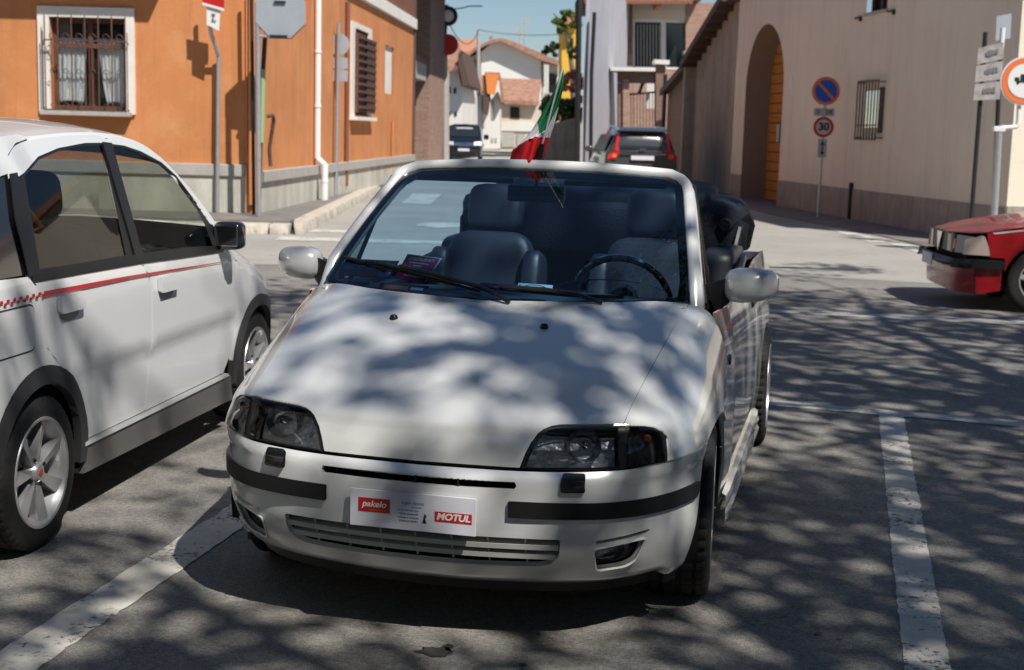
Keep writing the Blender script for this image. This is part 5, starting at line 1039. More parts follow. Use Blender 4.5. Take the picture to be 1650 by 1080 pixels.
# ---- folded soft top
ft = cushion('folded_roof', (-2.30, 0, 1.09), (.66, 1.42, .34), M['fabric'], pu, .06, .42)
k = cushion('roof_fold', (-2.24, 0, 1.235), (.50, 1.12, .12), M['fabric'], ft, .12, .4)
for s_ in (1, -1):
    MB().tube([(-1.98, s_*.62, 1.12), (-2.2, s_*.665, 1.17), (-2.45, s_*.68, 1.10), (-2.6, s_*.67, .98)], [.03, .05, .05, .03], 8).build('roof_edge_roll', M['fabric'], ft, True)
    MB().tube([(-2.0, s_*.66, .96), (-2.08, s_*.68, 1.10), (-2.4, s_*.68, 1.14)], .014, 6).build('roof_linkage', M['trim'], ft, True)
# ---- flyers lying behind the glass
PM = Matrix.Translation(pu.location) @ Matrix.Rotation(pu.rotation_euler.z, 4, 'Z')
def toglass(px, py):                   # where a sight line meets the glass sheet
    t, y = .2, 0.
    q0 = ray(px, py)
    for _ in range(25):
        def err(t, y):
            w_ = PM @ Vector(wsx(np.array(t), np.array(y))); d = np.array([w_.x, w_.y, w_.z-CH]); return np.cross(d, q0)/np.linalg.norm(d)
        e = err(t, y); J = np.stack([(err(t+1e-4, y)-e)/1e-4, (err(t, y+1e-4)-e)/1e-4], 1); st = np.linalg.lstsq(J, e, rcond=None)[0]; t -= float(st[0]); y -= float(st[1])
    return Vector(wsx(np.array(t), np.array(y)))
IN = Vector((-.012, 0, -.016))
def flyer(quad, mt, label, extras=(), grp='flyers behind the windscreen'):
    Q = [toglass(*q)+IN for q in quad]; W = [PM @ q for q in Q]; nrm = (PM.to_3x3() @ Vector((.5, 0, .86))).normalized()
    o = MB().prism([w_-nrm*.0008 for w_ in W], tuple(nrm*.0008)).build('flyer', mt); tag(o, label, 'flyer', grp)
    A, B, C, D = W
    def uvp(u, v, h): return A*(1-u)*(1-v)+B*u*(1-v)+C*u*v+D*(1-u)*v+nrm*h
    for (u0, v0, u1, v1, mt_) in extras:
        MB().prism([uvp(u0, v0, .0006), uvp(u1, v0, .0006), uvp(u1, v1, .0006), uvp(u0, v1, .0006)], tuple(nrm*.0006)).build('printed_block', mt_, o)
    return o, uvp, nrm
mag = mat('magenta_print', (.60, .03, .14), .4); gold = mat('gold_print', (.85, .62, .25), .5); orr = mat('orange_print', (.90, .22, .08), .4); nav = mat('navy_print', (.03, .05, .16), .4); pal = mat('pale_print', (.75, .72, .72), .5)
o, uvp, nn_ = flyer([(655, 403), (711, 410), (684, 449), (633, 442)], mag, 'magenta event flyer with gold lettering propped behind the windscreen', [(0, 0, 1, .03, pal), (.96, .03, 1, 1, pal)])
def onfly(s, u, v, size, mt_, uvp, o, nn_, shear=0):
    X = (uvp(u+.1, v, 0)-uvp(u-.1, v, 0)).normalized(); Yv = nn_.cross(X); return text('lettering', s, size, mt_, o, frame(uvp(u, v, .0015), X, Yv), .0004, shear, bold=.0006)
for st, v, sz, mt_ in (('RADUNO', .17, .026, gold), ('AUTO STORICHE', .32, .011, pal), ('SPORT', .43, .012, pal), ('ABBUONO DEL 4', .57, .016, gold), ('E TORRE', .70, .016, gold), ('DOMENICA', .84, .013, pal)): onfly(st, .48, v, sz, mt_, uvp, o, nn_)
o, uvp, nn_ = flyer([(556, 410), (642, 414), (626, 442), (541, 437)], nav, 'navy and orange flyer at the left corner of the windscreen', [(.03, .66, .72, .97, orr), (.55, .05, .97, .45, pal), (.5, .45, .97, .62, orr), (.75, .66, .97, .95, pal), (.04, .38, .45, .62, pal)])
for st, v, sz, mt_ in (('Raduno', .22, .017, pal), ('Rally Fest', .5, .016, orr)): onfly(st, .33, v, sz, mt_, uvp, o, nn_, .2)
flyer([(533, 443), (600, 446), (592, 461), (526, 457)], pal, 'pale flyer lowest in the left corner of the windscreen', [(.05, .2, .35, .8, orr), (.42, .15, .95, .6, nav), (.45, .65, .9, .9, mag)])
flyer([(612, 449), (690, 455), (686, 466), (606, 461)], nav, 'dark strip flyer below the magenta one, under the wiper', [(.08, .2, .6, .75, orr), (.65, .3, .9, .7, pal)])
o, uvp, nn_ = flyer([(736, 448), (765, 449), (762, 461), (733, 460)], nav, 'small emblem sticker at the foot of the windscreen centre', [(.1, .3, .9, .75, pal)], 'stickers at the windscreen foot')
o, uvp, nn_ = flyer([(772, 449), (838, 452), (836, 464), (770, 461)], nav, 'dark sticker with blue letters at the windscreen foot', [], 'stickers at the windscreen foot'); blu = mat('letter_blue', (.35, .45, .85), .4); onfly('epoca', .5, .5, .034, blu, uvp, o, nn_)
o, uvp, nn_ = flyer([(834, 449), (890, 453), (888, 465), (832, 462)], pal, 'pale sticker with an oval drawing, right of the blue letters', [(.1, .55, .9, .7, nav)], 'stickers at the windscreen foot'); k = MB().tube([uvp(.5+.3*math.cos(a), .45+.3*math.sin(a), .001) for a in np.linspace(0, 2*pi, 17)[:-1]], .0012, 4, True); k.build('printed_oval', M['trim'], o)
o, uvp, nn_ = flyer([(890, 459), (935, 464), (934, 474), (888, 469)], nav, 'dark sticker with white letters below the right wiper', [], 'stickers at the windscreen foot'); onfly('BEN RACING', .5, .5, .016, pal, uvp, o, nn_)
# ---- Italian flag clipped to the header
hx = PM @ (Vector(wsx(np.array(.99), np.array(-.02)))+Vector((-.02, 0, .02))); FY = hx.y+.02
fl = tag(empty('italian_flag', (0, 0, 0)), 'Italian tricolour on a thin staff clipped to the windscreen header', 'flag')
A = at(866, 268, FY); B = at(874, 232, FY); C = at(907, 108, FY)
MB().tube([A, B], [.017, .011], 10).build('clip', M['trim'], fl, True); MB().tube([A-Vector((0, 0, .01)), A+Vector((0, 0, .035))], .018, 10).build('clamp', M['trim'], fl, True); MB().tube([B, C], .0035, 8).build('staff', M['whitep'], fl, True)
RW = [[(905, 112), (906.5, 112), (908.5, 113)], [(893, 145), (899, 147), (907, 143)], [(866, 196), (873, 217), (900, 172)], [(845, 225), (862, 221), (893, 200)], [(827, 241), (858, 222), (886, 222)], [(823, 252), (853, 245), (881, 242)], [(821, 260), (850, 262), (876, 260)]]
G = [[np.array(at(px, py, FY+[.10, -.03, .05][j]*(i/6.)+.015)) for j, (px, py) in enumerate(r)] for i, r in enumerate(RW)]
FS = Surf(G); nu, nv = 36, 24; vs = []; fs = []; mi_ = []
for i in range(nu+1):
    for j in range(nv+1):
        q = FS(6*i/nu, 2*j/nv); q = q+np.array([0, .012*math.sin(j*.9+i*.15)*min(1, i/8), 0]); vs.append(q)
for i in range(nu):
    for j in range(nv): fs.append((i*(nv+1)+j, i*(nv+1)+j+1, (i+1)*(nv+1)+j+1, (i+1)*(nv+1)+j)); mi_.append(0 if i < 12 else (1 if i < 24 else 2))
cl = mesh('cloth', vs, fs, [mat('flag_green', (.02, .26, .10), .8), mat('flag_white', (.85, .84, .86), .8), mat('flag_red', (.68, .012, .02), .8)], fl, True)
cl.data.polygons.foreach_set('material_index', mi_); sm = cl.modifiers.new('solid', 'SOLIDIFY'); sm.thickness = .0008
# ------------------------------------------------------------------ white hatchback on the left (x forward, y left; its right flank is seen)
M['clad'] = mat('grey_cladding', (.045, .045, .048), .55, bump=.1, bscale=200); M['sill_lit'] = mat('lit_grey_cladding', (.13, .125, .12), .5); M['tintd'] = glass('dark_side_glass', (.66, .70, .66), .85); M['tintf'] = glass('front_side_glass', (.94, .98, .93), .55)  # sill cladding is a lighter copy, coloured for the light it catches
M['stripe'] = mat('red_stripe', (.48, .015, .015), .35, coat=1.); M['seatd'] = mat('dark_seat', (.03, .03, .032), .8)
M['pillar'] = mat('pillar_foil', (.012, .012, .013), .35, spec=.35)
pa = tag(empty('hatchback_car', (-2.115, 7.183, 0), math.atan2(.99, .138)), 'small white hatchback with a thin red side stripe parked at the left edge', 'car')
def pw(x, z):
    x = np.asarray(x, float); z = np.asarray(z, float)
    w = .788-.33*.03*np.logaddexp(0, (z-.93)/.03)-.016/(1+np.exp((z-.575)/.009))*np.clip((x+2.1)/.15, 0, 1)*np.clip((-.15-x)/.2, 0, 1)-.02*np.clip((.45-z)/.25, 0, 1)**2
    top = np.interp(x, [-.45, -.1, .1, .25, .34, .5], [1.06, .95, .88, .80, .72, .55])
    w = w-np.where(x > -.42, .16*np.clip((z-(top-.14))/.14, 0, 1.3)**2*np.clip((x+.42)/.2, 0, 1), 0)
    w = w-.30*np.clip((x-.15)/.6, 0, 1)**2-.10*np.clip((-2.55-x)/.5, 0, 1)**2
    return w
PF = lambda u, v: np.stack([np.asarray(u, float), pw(u, v), np.asarray(v, float)], -1)
PC = (-1.2, 0, .6)
def circ(cx, cz, r, a0, a1, n=14): return [(cx+r*math.cos(a0+(a1-a0)*i/n), cz+r*math.sin(a0+(a1-a0)*i/n)) for i in range(n+1)]
FX, RX = .08, -2.30
rail = smoothline([(-2.235, 1.33), (-2.20, 1.395), (-2.13, 1.432), (-2.006, 1.452), (-1.66, 1.469), (-1.346, 1.467), (-1.093, 1.441), (-.93, 1.402), (-.805, 1.345), (-.60, 1.205), (-.44, 1.06)], 4)
i0 = min(range(len(rail)), key=lambda i: abs(rail[i][0]+1.36))
splitl = [(-1.363, .315), (-1.335, .45), (-1.318, .56), (-1.318, .83), (-1.35, .90), (-1.412, .965), (-1.36, 1.455)]
rdoor = [(-1.955, .315), (-1.955, .424), (-2.045, .572), (-2.168, .648), (-2.25, .72), (-2.257, .79), (-2.273, .915), (-2.328, .986), (-2.30, 1.18)]+rail[:i0]+[(a-.004, b) for a, b in splitl[::-1]]
fdoor = [(a+.004, b) for a, b in splitl]+rail[i0+1:]+[(-.415, 1.0), (-.35, .90), (-.262, .855), (-.258, .55), (-.31, .40), (-.40, .315)]
rwo = [(-2.238, 1.31), (-2.14, 1.333), (-1.994, 1.389), (-1.811, 1.419), (-1.565, 1.437), (-1.395, 1.437), (-1.432, .972), (-2.318, .992)]
fwo = [(-1.345, 1.433), (-1.2, 1.424), (-1.055, 1.400), (-.866, 1.349), (-.743, 1.286), (-.61, 1.165), (-.50, 1.05), (-.43, .96), (-.45, .935), (-1.395, .972)]
rgl = [(-2.135, 1.322), (-1.99, 1.378), (-1.81, 1.408), (-1.60, 1.426), (-1.415, 1.426), (-1.52, .992), (-2.245, .998)]
fgl = [(-1.330, 1.424), (-1.2, 1.415), (-1.06, 1.391), (-.872, 1.340), (-.750, 1.277), (-.645, 1.18), (-.575, 1.05), (-.55, .955), (-1.378, .980)]
for s_ in (-1, 1):
    kw = dict(side=s_, ctr=PC)
    rd_ = patch('rear_door', PF, inset(rdoor, .003), [rwo], .06, M['carwhite'], pa, thick=.02, **kw); fd_ = patch('front_door', PF, inset(fdoor, .003), [fwo], .06, M['carwhite'], pa, thick=.02, **kw)
    patch('window_trim', PF, rwo, [rgl], .12, M['pillar'], rd_, off=-.004, **kw); patch('window_trim', PF, fwo, [fgl], .12, M['pillar'], fd_, off=-.004, **kw)
    patch('window', PF, rgl, [], .2, M['tintd'], rd_, off=-.008, **kw); patch('window', PF, fgl, [], .2, M['tintf'], fd_, off=-.008, **kw)
    patch('window_seal', PF, [(-2.32, .962), (-1.41, .945), (-1.41, .985), (-2.325, 1.004)], [], .2, M['trim'], rd_, off=.003, **kw); patch('window_seal', PF, [(-1.415, .945), (-.44, .915), (-.42, .945), (-.9, .975), (-1.40, .985)], [], .2, M['trim'], fd_, off=.003, **kw)
    ra_ = circ(RX, .28, .345, 0, pi); fa_ = circ(FX, .28, .345, 0, pi)
    rq = patch('rear_quarter', PF, [(-1.953, .315), (-1.953, .28)]+ra_+[(-2.65, .28), (-2.80, .30), (-2.82, .60), (-2.80, .95), (-2.74, 1.0), (-2.345, .985), (-2.282, .915), (-2.264, .79), (-2.258, .72), (-2.175, .655), (-2.05, .578), (-1.962, .43)], [], .06, M['carwhite'], pa, thick=.02, **kw)
    qu = [(-2.337, .993), (-2.31, 1.18), (-2.246, 1.33), (-2.70, 1.27), (-2.78, 1.0)]; patch('quarter_window', PF, qu, [], .1, M['gloss'], pa, off=-.006, **kw)
    patch('rear_pillar', PF, [(-2.246, 1.335), (-2.208, 1.40), (-2.13, 1.438), (-2.006, 1.458), (-2.1, 1.47), (-2.5, 1.44), (-2.70, 1.38), (-2.705, 1.275)], [], .08, M['carwhite'], pa, thick=.02, **kw)
    fw = patch('front_wing', PF, [(-.252, .555), (-.254, .86), (-.345, .905), (-.40, .985), (-.43, 1.05), (-.11, .93), (.10, .862), (.25, .78), (.34, .70), (.46, .57), (.55, .45), (.55, .28)]+[p for p in fa_ if p[1] > .27]+[(-.29, .38)], [], .05, M['carwhite'], pa, thick=.02, **kw)
    # wheel-arch and sill cladding
    patch('arch_cladding', PF, circ(RX, .28, .385, -.12, pi+.1, 22)+circ(RX, .28, .318, pi+.1, -.12, 22), [], .08, M['clad'], pa, off=.010, thick=.03, **kw)
    patch('arch_cladding', PF, circ(FX, .28, .375, 0, pi+.1, 22)+circ(FX, .28, .318, pi+.1, 0, 22), [], .08, M['clad'], pa, off=.010, thick=.03, **kw)
    patch('sill_cladding', PF, [(-1.93, .185), (-1.92, .298), (-.31, .290), (-.26, .16)], [], .1, M['sill_lit'], pa, off=.008, thick=.03, **kw); patch('sill_edge', PF, [(-1.945, .298), (-1.945, .313), (-.37, .311), (-.34, .296)], [], .1, M['carwhite'], pa, off=.014, thick=.02, **kw)
    patch('flank_core', PF, [(-2.25, .64), (-2.75, .9), (-2.3, .95), (-.5, .93), (-.1, .85), (-.15, .66), (-.3, .5), (-.4, .28), (-1.9, .28), (-2.0, .5)], [], .3, M['under'], pa, off=-.025, **kw)
    patch('centre_pillar', PF, [(-1.445, .962), (-1.41, 1.44), (-1.325, 1.435), (-1.375, .962)], [], .12, M['pillar'], fd_, off=.003, thick=.004, **kw)
    patch('rear_pillar_trim', PF, [(-2.350, .985), (-2.318, 1.18), (-2.250, 1.332), (-2.195, 1.335), (-2.28, .985)], [], .12, M['pillar'], rd_, off=.006, thick=.004, **kw)
    # handles
    for hx_, hz_, par in ((-2.08, .862, rd_), (-1.162, .836, fd_)):
        hd = patch('door_handle', PF, rnd(rect(hx_-.095, hz_-.028, hx_+.095, hz_+.036), .016), [], .05, M['carwhite'], par, off=.022, thick=.02, **kw)
        patch('handle_shade', PF, [(hx_+.08*math.cos(a), hz_-.03+.035*math.sin(a)) for a in np.linspace(0, -pi, 12)], [], .05, M['ledge'], hd, off=.0012, **kw)  # grey half-oval painted as the shadow beneath the handle
    # stripe
    patch('red_stripe', PF, [(-2.27, .906), (-1.54, .897), (-.84, .879), (-.44, .868), (-.44, .872), (-.84, .886), (-1.54, .910), (-2.27, .926)], [], .1, M['stripe'], pa, off=.0048, **kw)
    k = []
    for i in range(18):
        for r_ in range(2):
            if (i+r_) % 2 == 0: patch('stripe_check', PF, rect(-2.29-.022*i, .906+.010*r_, -2.29-.022*i+.020, .916+.010*r_), [], .5, M['stripe'], pa, off=.0048, **kw)
    flp = patch('fuel_flap', PF, rnd(rect(-2.62, .735, -2.352, .888), .03), [], .08, M['carwhite'], rq, off=.004, thick=.005, **kw); patch('flap_gap', PF, rnd(rect(-2.627, .728, -2.345, .895), .034), [], .12, M['clad'], flp, off=.0008, **kw)
    liner(pa, RX, s_*.5, s_*.76, .34, .28, M['under']); liner(pa, FX, s_*.5, s_*.74, .34, .28, M['under'])
    wheel((RX, s_*(.780-.0975), .280), .280, .195, .195, 'blade', pa, s_); wheel((FX, s_*(.775-.0975), .280), .280, .195, .195, 'blade', pa, s_)
    # mirror
    mr = cushion('door_mirror', (-.475, s_*.828, 1.0), (.10, .145, .135), M['gloss'], pa, 0, .45); MB().box((-.528, s_*.828, 1.0), (.006, .112, .095)).build('mirror_glass', M['chrome'], mr, False, .002); MB().hexa([(-.55, s_*.74, .93), (-.42, s_*.74, .93), (-.42, s_*.83, .95), (-.48, s_*.83, .95)], [(-.55, s_*.73, 1.0), (-.42, s_*.72, 1.0), (-.42, s_*.83, .985), (-.48, s_*.83, .985)]).build('mirror_base', M['trim'], mr, False, .006)
    patch('mirror_corner', PF, [(-.575, .955), (-.60, 1.06), (-.50, 1.05), (-.42, .95), (-.45, .935)], [], .1, M['trim'], fd_, off=.004, **kw)
rf_ = [(-2.72, 1.40, .565), (-2.4, 1.452, .592), (-2.006, 1.462, .602), (-1.66, 1.477, .598), (-1.346, 1.475, .599), (-1.093, 1.449, .608), (-.93, 1.408, .622), (-.82, 1.352, .640)]
RS = Surf([[(x, 0, z+.055), (x, w*.5, z+.048), (x, w*.85, z+.022), (x, w, z)] for x, z, w in rf_]); roof = symm('roof', RS, [(0, 0), (0, 3), (7, 3), (7, 0)], [], .2, M['carwhite'], pa, thick=.02)
MB().box((-2.15, .05, 1.575), (.95, .62, .014), M=Matrix.Rotation(-.045, 3, 'Y')).build('sunroof', mat('brown_glass', (.05, .026, .02), .5, spec=.15), roof, False, .004)
WS2 = Surf([[(-.82, 0, 1.405), (-.82, .35, 1.395), (-.82, .635, 1.35)], [(-.55, 0, 1.24), (-.57, .36, 1.23), (-.60, .67, 1.19)], [(-.30, 0, 1.06), (-.33, .37, 1.05), (-.40, .70, 1.03)]]); symm('windscreen', WS2, [(0, 0), (0, 2), (2, 2), (2, 0)], [], .3, M['tintf'], pa)
HS = Surf([[(-.30, 0, 1.055), (-.33, .37, 1.045), (-.42, .70, 1.035)], [(.05, 0, .97), (.03, .4, .955), (-.02, .70, .885)], [(.35, 0, .87), (.33, .4, .85), (.27, .62, .76)], [(.52, 0, .72), (.50, .4, .70), (.45, .55, .60)], [(.62, 0, .50), (.60, .38, .50), (.54, .56, .44)], [(.62, 0, .25), (.60, .38, .25), (.54, .56, .25)]]); symm('bonnet', HS, [(0, 0), (0, 2), (5, 2), (5, 0)], [], .25, M['carwhite'], pa)
MB().hexa([(-2.80, -.72, .3), (-2.80, .72, .3), (-2.86, .66, .3), (-2.86, -.66, .3)], [(-2.70, -.60, 1.40), (-2.70, .60, 1.40), (-2.76, .55, 1.38), (-2.76, -.55, 1.38)]).build('tailgate', M['carwhite'], pa)
MB().box((-1.2, 0, .27), (2.7, 1.4, .04)).build('floor_pan', M['under'], pa); MB().box((-.30, 0, .8), (.25, 1.35, .22)).build('dashboard', M['trim'], pa, False, .05)
for s_ in (1, -1):
    se = cushion('front_seat', (-1.15, s_*.36, .50), (.50, .48, .16), M['seatd'], pa); cushion('backrest', (-1.42, s_*.36, .82), (.16, .48, .58), M['seatd'], se, -.25, .4); cushion('headrest', (-1.52, s_*.36, 1.22), (.10, .25, .20), M['seatd'], se, -.2, .5)
    cushion('rear_headrest', (-2.33, s_*.36, 1.20), (.12, .28, .22), M['seatd'], pa, -.1, .5)
cushion('rear_bench', (-2.25, 0, .80), (.20, 1.2, .55), M['seatd'], pa, -.2, .3); stw = MB().tube(ringpts((-.72, .36, .92), .18, .5, 24), .014, 8, True).build('steering_wheel', M['trim'], pa, True)
cushion('parcel', (-2.12, -.42, 1.02), (.25, .3, .12), M['trim'], pa, 0, .5)
k = MB().tube([(-2.0, -.55, 1.25), (-1.85, -.57, 1.12), (-1.98, -.57, 1.10)], .012, 6, True); k.build('orange_tag', mat('orange_tag', (.6, .22, .03), .6), pa)

# ------------------------------------------------------------------ generic station loft for the cars further away
def loft_body(name, st, mt, parent, n=10, ang=.6):
    """st: list of (x, [(y,z)...] half section from bottom outside to top centre)"""
    g = []
    for x, half in st: g.append([(x, y, z) for y, z in half]+[(x, -y, z) for y, z in half[::-1]])
    m_ = len(g[0]); vs = [p for r in g for p in r]; fs = [(i*m_+j, i*m_+(j+1) % m_, (i+1)*m_+(j+1) % m_, (i+1)*m_+j) for i in range(len(g)-1) for j in range(m_)]+[tuple(range(m_)), tuple((len(g)-1)*m_+j for j in range(m_))]
    return MB().add(vs, fs).build(name, mt, parent, True, ang=ang)
def quad(name, pts, mt, parent, ext=(0, 0, 0)):
    return MB().prism(pts, ext).build(name, mt, parent, False)
# red saloon at the right edge: x forward, its left flank (y>0) is seen
M['lamp_w'] = mat('clear_lamp', (.45, .36, .32), .25, coat=1.); M['redcar'] = mat('dark_red_paint', (.30, .006, .010), .35, coat=.7, spec=.4)
TH = math.radians(180-4)
HD = Vector((math.cos(TH), math.sin(TH), 0)); W0_ = atz(1676, 512, 0)
# wheel contact point (outer face): front left
WL_ = Vector((4.985, 12.6, 0)); LF = Vector((-HD.y, HD.x, 0))
rc = tag(empty('red_saloon_car', tuple(WL_-LF*.80), TH), 'dark red angular saloon with a black bumper nosing in from the right edge', 'car')
def rw(x, z):
    x = np.asarray(x, float); z = np.asarray(z, float)
    return .81-.25*np.clip(x-.25, 0, 1)**2-.03*np.clip((z-.66)/.2, 0, 2)**2-.02*np.clip((.45-z)/.2, 0, 1)
RFn = lambda u, v: np.stack([np.asarray(u, float), rw(u, v), np.asarray(v, float)], -1); RCt = (-.5, 0, .5)
AX = .16
nose = [(.86, .585), (.885, .70)]
for s_ in (1, -1):
    kw = dict(side=s_, ctr=RCt); fa_ = circ(AX, .30, .335, 0, pi)
    patch('front_wing', RFn, [(AX+.335, .50), (.62, .50), (.665, .725), (.62, .735), (.2, .80), (-.4, .865), (-1.4, .90), (-1.4, .25), (AX-.335, .25)]+[p for p in fa_[::-1] if p[1] > .31], [], .1, M['redcar'], rc, thick=.02, **kw)
    patch('lower_wing', RFn, [(AX+.35, .395), (AX+.35, .20), (.66, .165), (.745, .17), (.765, .395)], [], .1, M['redcar'], rc, thick=.02, **kw)
    patch('wing_moulding', RFn, [(.60, .715), (.2, .775), (-.4, .835), (-.4, .845), (.2, .787), (.62, .728)], [], .2, M['ledge'], rc, off=.006, **kw)
    patch('bumper_side', RFn, [(AX+.33, .40), (AX+.335, .475), (.60, .482), (.93, .478), (.95, .40)], [], .1, M['trim'], rc, off=.03, thick=.05, **kw)
    patch('headlight_side', RFn, [(.61, .515), (.86, .52), (.845, .655), (.70, .70), (.68, .69)], [], .1, M['lamp_w'], rc, off=-.002, thick=.02, **kw)
    liner(rc, AX, s_*.5, s_*.79, .33, .3, M['under']); wheel((AX, s_*(.79-.095), .30), .30, .19, .19, 'plain', rc, s_)
    patch('wing_badge', RFn, [(.18, .66), (.26, .70), (.34, .64), (.25, .60)], [], .2, mat('pink_badge', (.5, .12, .2), .4) if s_ > 0 else M['redcar'], rc, off=.002, **kw)
BN = Surf([[(.90, 0, .70), (.88, .35, .702), (.69, .70, .715)], [(.75, 0, .735), (.72, .36, .735), (.62, .74, .738)], [(.2, 0, .85), (.2, .4, .847), (.2, .785, .812)], [(-.5, 0, .935), (-.5, .42, .93), (-.5, .78, .89)], [(-1.2, 0, .98), (-1.2, .42, .975), (-1.2, .78, .93)]]); symm('bonnet', BN, [(0, 0), (0, 2), (4, 2), (4, 0)], [], .1, M['redcar'], rc)
quad('grille', [(.90, -.5, .52), (.90, .5, .52), (.90, .5, .695), (.90, -.5, .695)], M['trim'], rc, (-.02, 0, 0)); 
k = MB(); k.prism([(.915, -.10, .685), (.915, .10, .685), (.925, 0, .50)], (-.02, 0, 0)); k.build('grille_shield', M['chrome'], rc)
for s_ in (1, -1):
    hl_ = quad('headlight', [(.905, s_*.30, .525), (.895, s_*.52, .525), (.895, s_*.52, .68), (.905, s_*.30, .685)], M['gloss'], rc, (-.03, 0, 0)); quad('headlight_lamp', [(.89, s_*.53, .525), (.80, s_*.70, .525), (.775, s_*.68, .68), (.875, s_*.53, .685)], M['lamp_w'], rc, (-.02, 0, 0)); quad('indicator', [(.897, s_*.50, .56), (.893, s_*.53, .56), (.888, s_*.53, .65), (.892, s_*.50, .65)], mat('amber_lens', (.5, .18, .05), .3), hl_, (.004, 0, 0))
BS2 = Surf([[(.96, 0, .478), (.95, .35, .478), (.92, .60, .478), (.80, .80, .478)], [(1.0, 0, .44), (.99, .35, .44), (.955, .63, .44), (.83, .832, .44)], [(.965, 0, .40), (.955, .35, .40), (.925, .60, .40), (.80, .80, .40)]]); symm('bumper', BS2, [(0, 0), (0, 3), (2, 3), (2, 0)], [], .15, M['trim'], rc, thick=.02)
BS3 = Surf([[(.93, 0, .395), (.92, .35, .395), (.88, .60, .395), (.76, .765, .395)], [(.93, 0, .30), (.92, .35, .30), (.88, .60, .30), (.755, .768, .30)], [(.92, 0, .17), (.91, .35, .17), (.87, .60, .165), (.74, .765, .16)]]); symm('chin_spoiler', BS3, [(0, 0), (0, 3), (2, 3), (2, 0)], [], .15, M['redcar'], rc, thick=.02)
MB().box((1.005, -.05, .42), (.01, .40, .11)).build('number_plate', M['plate'], rc); MB().box((.2, 0, .45), (1.2, 1.3, .4)).build('engine_bay', M['under'], rc)
loft_body('cabin', [(-.5, [(.78, .5), (.78, .86), (.5, .90), (0, .91)]), (-1.0, [(.78, .5), (.77, .89), (.60, 1.30), (0, 1.33)]), (-2.2, [(.78, .5), (.77, .92), (.60, 1.36), (0, 1.39)]), (-2.9, [(.78, .5), (.77, .95), (.70, 1.0), (0, 1.02)]), (-3.4, [(.74, .5), (.73, .95), (.70, 1.0), (0, 1.02)])], M['gloss'], rc)
for s_ in (1, -1): wheel((-2.5, s_*(.79-.095), .30), .30, .19, .19, 'plain', rc, s_)
# dark estate seen from behind (x forward, away from the viewer)
vx = tag(empty('estate_car', (3.235, 36.0, 0), math.atan2(1, -.065)), 'dark grey high-roofed estate seen from behind with red tail lamps, driving up the street', 'car')
M['dkgrey'] = mat('dark_grey_paint', (.055, .058, .062), .25, coat=1., spec=.6)
S_ = lambda zt, wb, ws, wr, zb=.30: [(wb*.92, zb), (wb, zb+.12), (wb+.01, .75), (ws, 1.02), (wr+.05, zt-.16), (wr, zt-.05), (wr*.6, zt-.01), (0, zt)]
loft_body('body', [(-.02, S_(1.36, .86, .86, .62)), (.10, S_(1.62, .92, .90, .60)), (.30, S_(1.70, .94, .92, .61)), (1.2, S_(1.73, .95, .93, .63)), (2.2, S_(1.72, .95, .93, .63)), (2.9, S_(1.60, .95, .93, .60)), (3.35, [(.87, .3), (.94, .42), (.95, .75), (.92, .98), (.86, 1.05), (.78, 1.10), (.5, 1.14), (0, 1.16)]), (4.3, [(.8, .3), (.88, .42), (.88, .7), (.82, .88), (.76, .92), (.66, .95), (.4, .97), (0, .98)]), (4.6, [(.7, .32), (.75, .42), (.75, .6), (.7, .72), (.66, .76), (.55, .78), (.3, .8), (0, .8)])], M['dkgrey'], vx, ang=.9)
quad('rear_window', [(-.03, -.60, 1.18), (-.03, .60, 1.18), (.085, .56, 1.56), (.085, -.56, 1.56)], M['glassd'], vx, (-.012, 0, 0)); quad('roof_spoiler', [(-.05, -.62, 1.62), (-.05, .62, 1.62), (.25, .6, 1.69), (.25, -.6, 1.69)], M['dkgrey'], vx, (0, 0, .03))
M['tail'] = mat('tail_lamp_red', (.65, .01, .01), .2, coat=1., emis=None)
for s_ in (1, -1):
    tl = quad('tail_lamp', [(-.035, s_*.62, 1.12), (-.03, s_*.89, 1.02), (-.02, s_*.90, .90), (-.04, s_*.70, .90), (-.045, s_*.64, 1.0)], M['tail'], vx, (-.03, 0, 0)); quad('upper_lamp', [(-.02, s_*.62, 1.12), (-.015, s_*.72, 1.10), (.09, s_*.66, 1.58), (.09, s_*.60, 1.58)], M['tail'], vx, (-.03, 0, 0)); quad('reversing_lamp', [(-.07, s_*.68, .94), (-.065, s_*.80, .94), (-.065, s_*.78, 1.03), (-.07, s_*.68, 1.03)], M['redor'], tl, (-.008, 0, 0))
    vs_ = quad('side_window', [(.5, s_*.915, 1.10), (2.9, s_*.925, 1.08), (2.5, s_*.76, 1.52), (.6, s_*.74, 1.56)], M['glassd'], vx, (0, s_*.02, 0)); MB().tube([(.45, s_*.94, 1.07), (3.0, s_*.945, 1.05)], .015, 6).build('belt_moulding', M['chrome'], vx)
    for x_ in (.85, 3.6): w_ = wheel((x_, s_*.84, .36), .36, .22, .24, 'multi', vx, s_)
    MB().tube([(.3, s_*.62, 1.72), (2.0, s_*.62, 1.75)], .02, 6).build('roof_rail', M['chrome'], vx, True); m_ = cushion('door_mirror', (2.75, s_*1.06, 1.12), (.12, .22, .16), M['dkgrey'], vx, 0, .5); 
    quad('bumper_wing', [(-.07, s_*.78, .62), (-.06, s_*.86, .64), (-.06, s_*.72, .48), (-.07, s_*.66, .50)], M['chrome'], vx, (-.01, 0, 0))
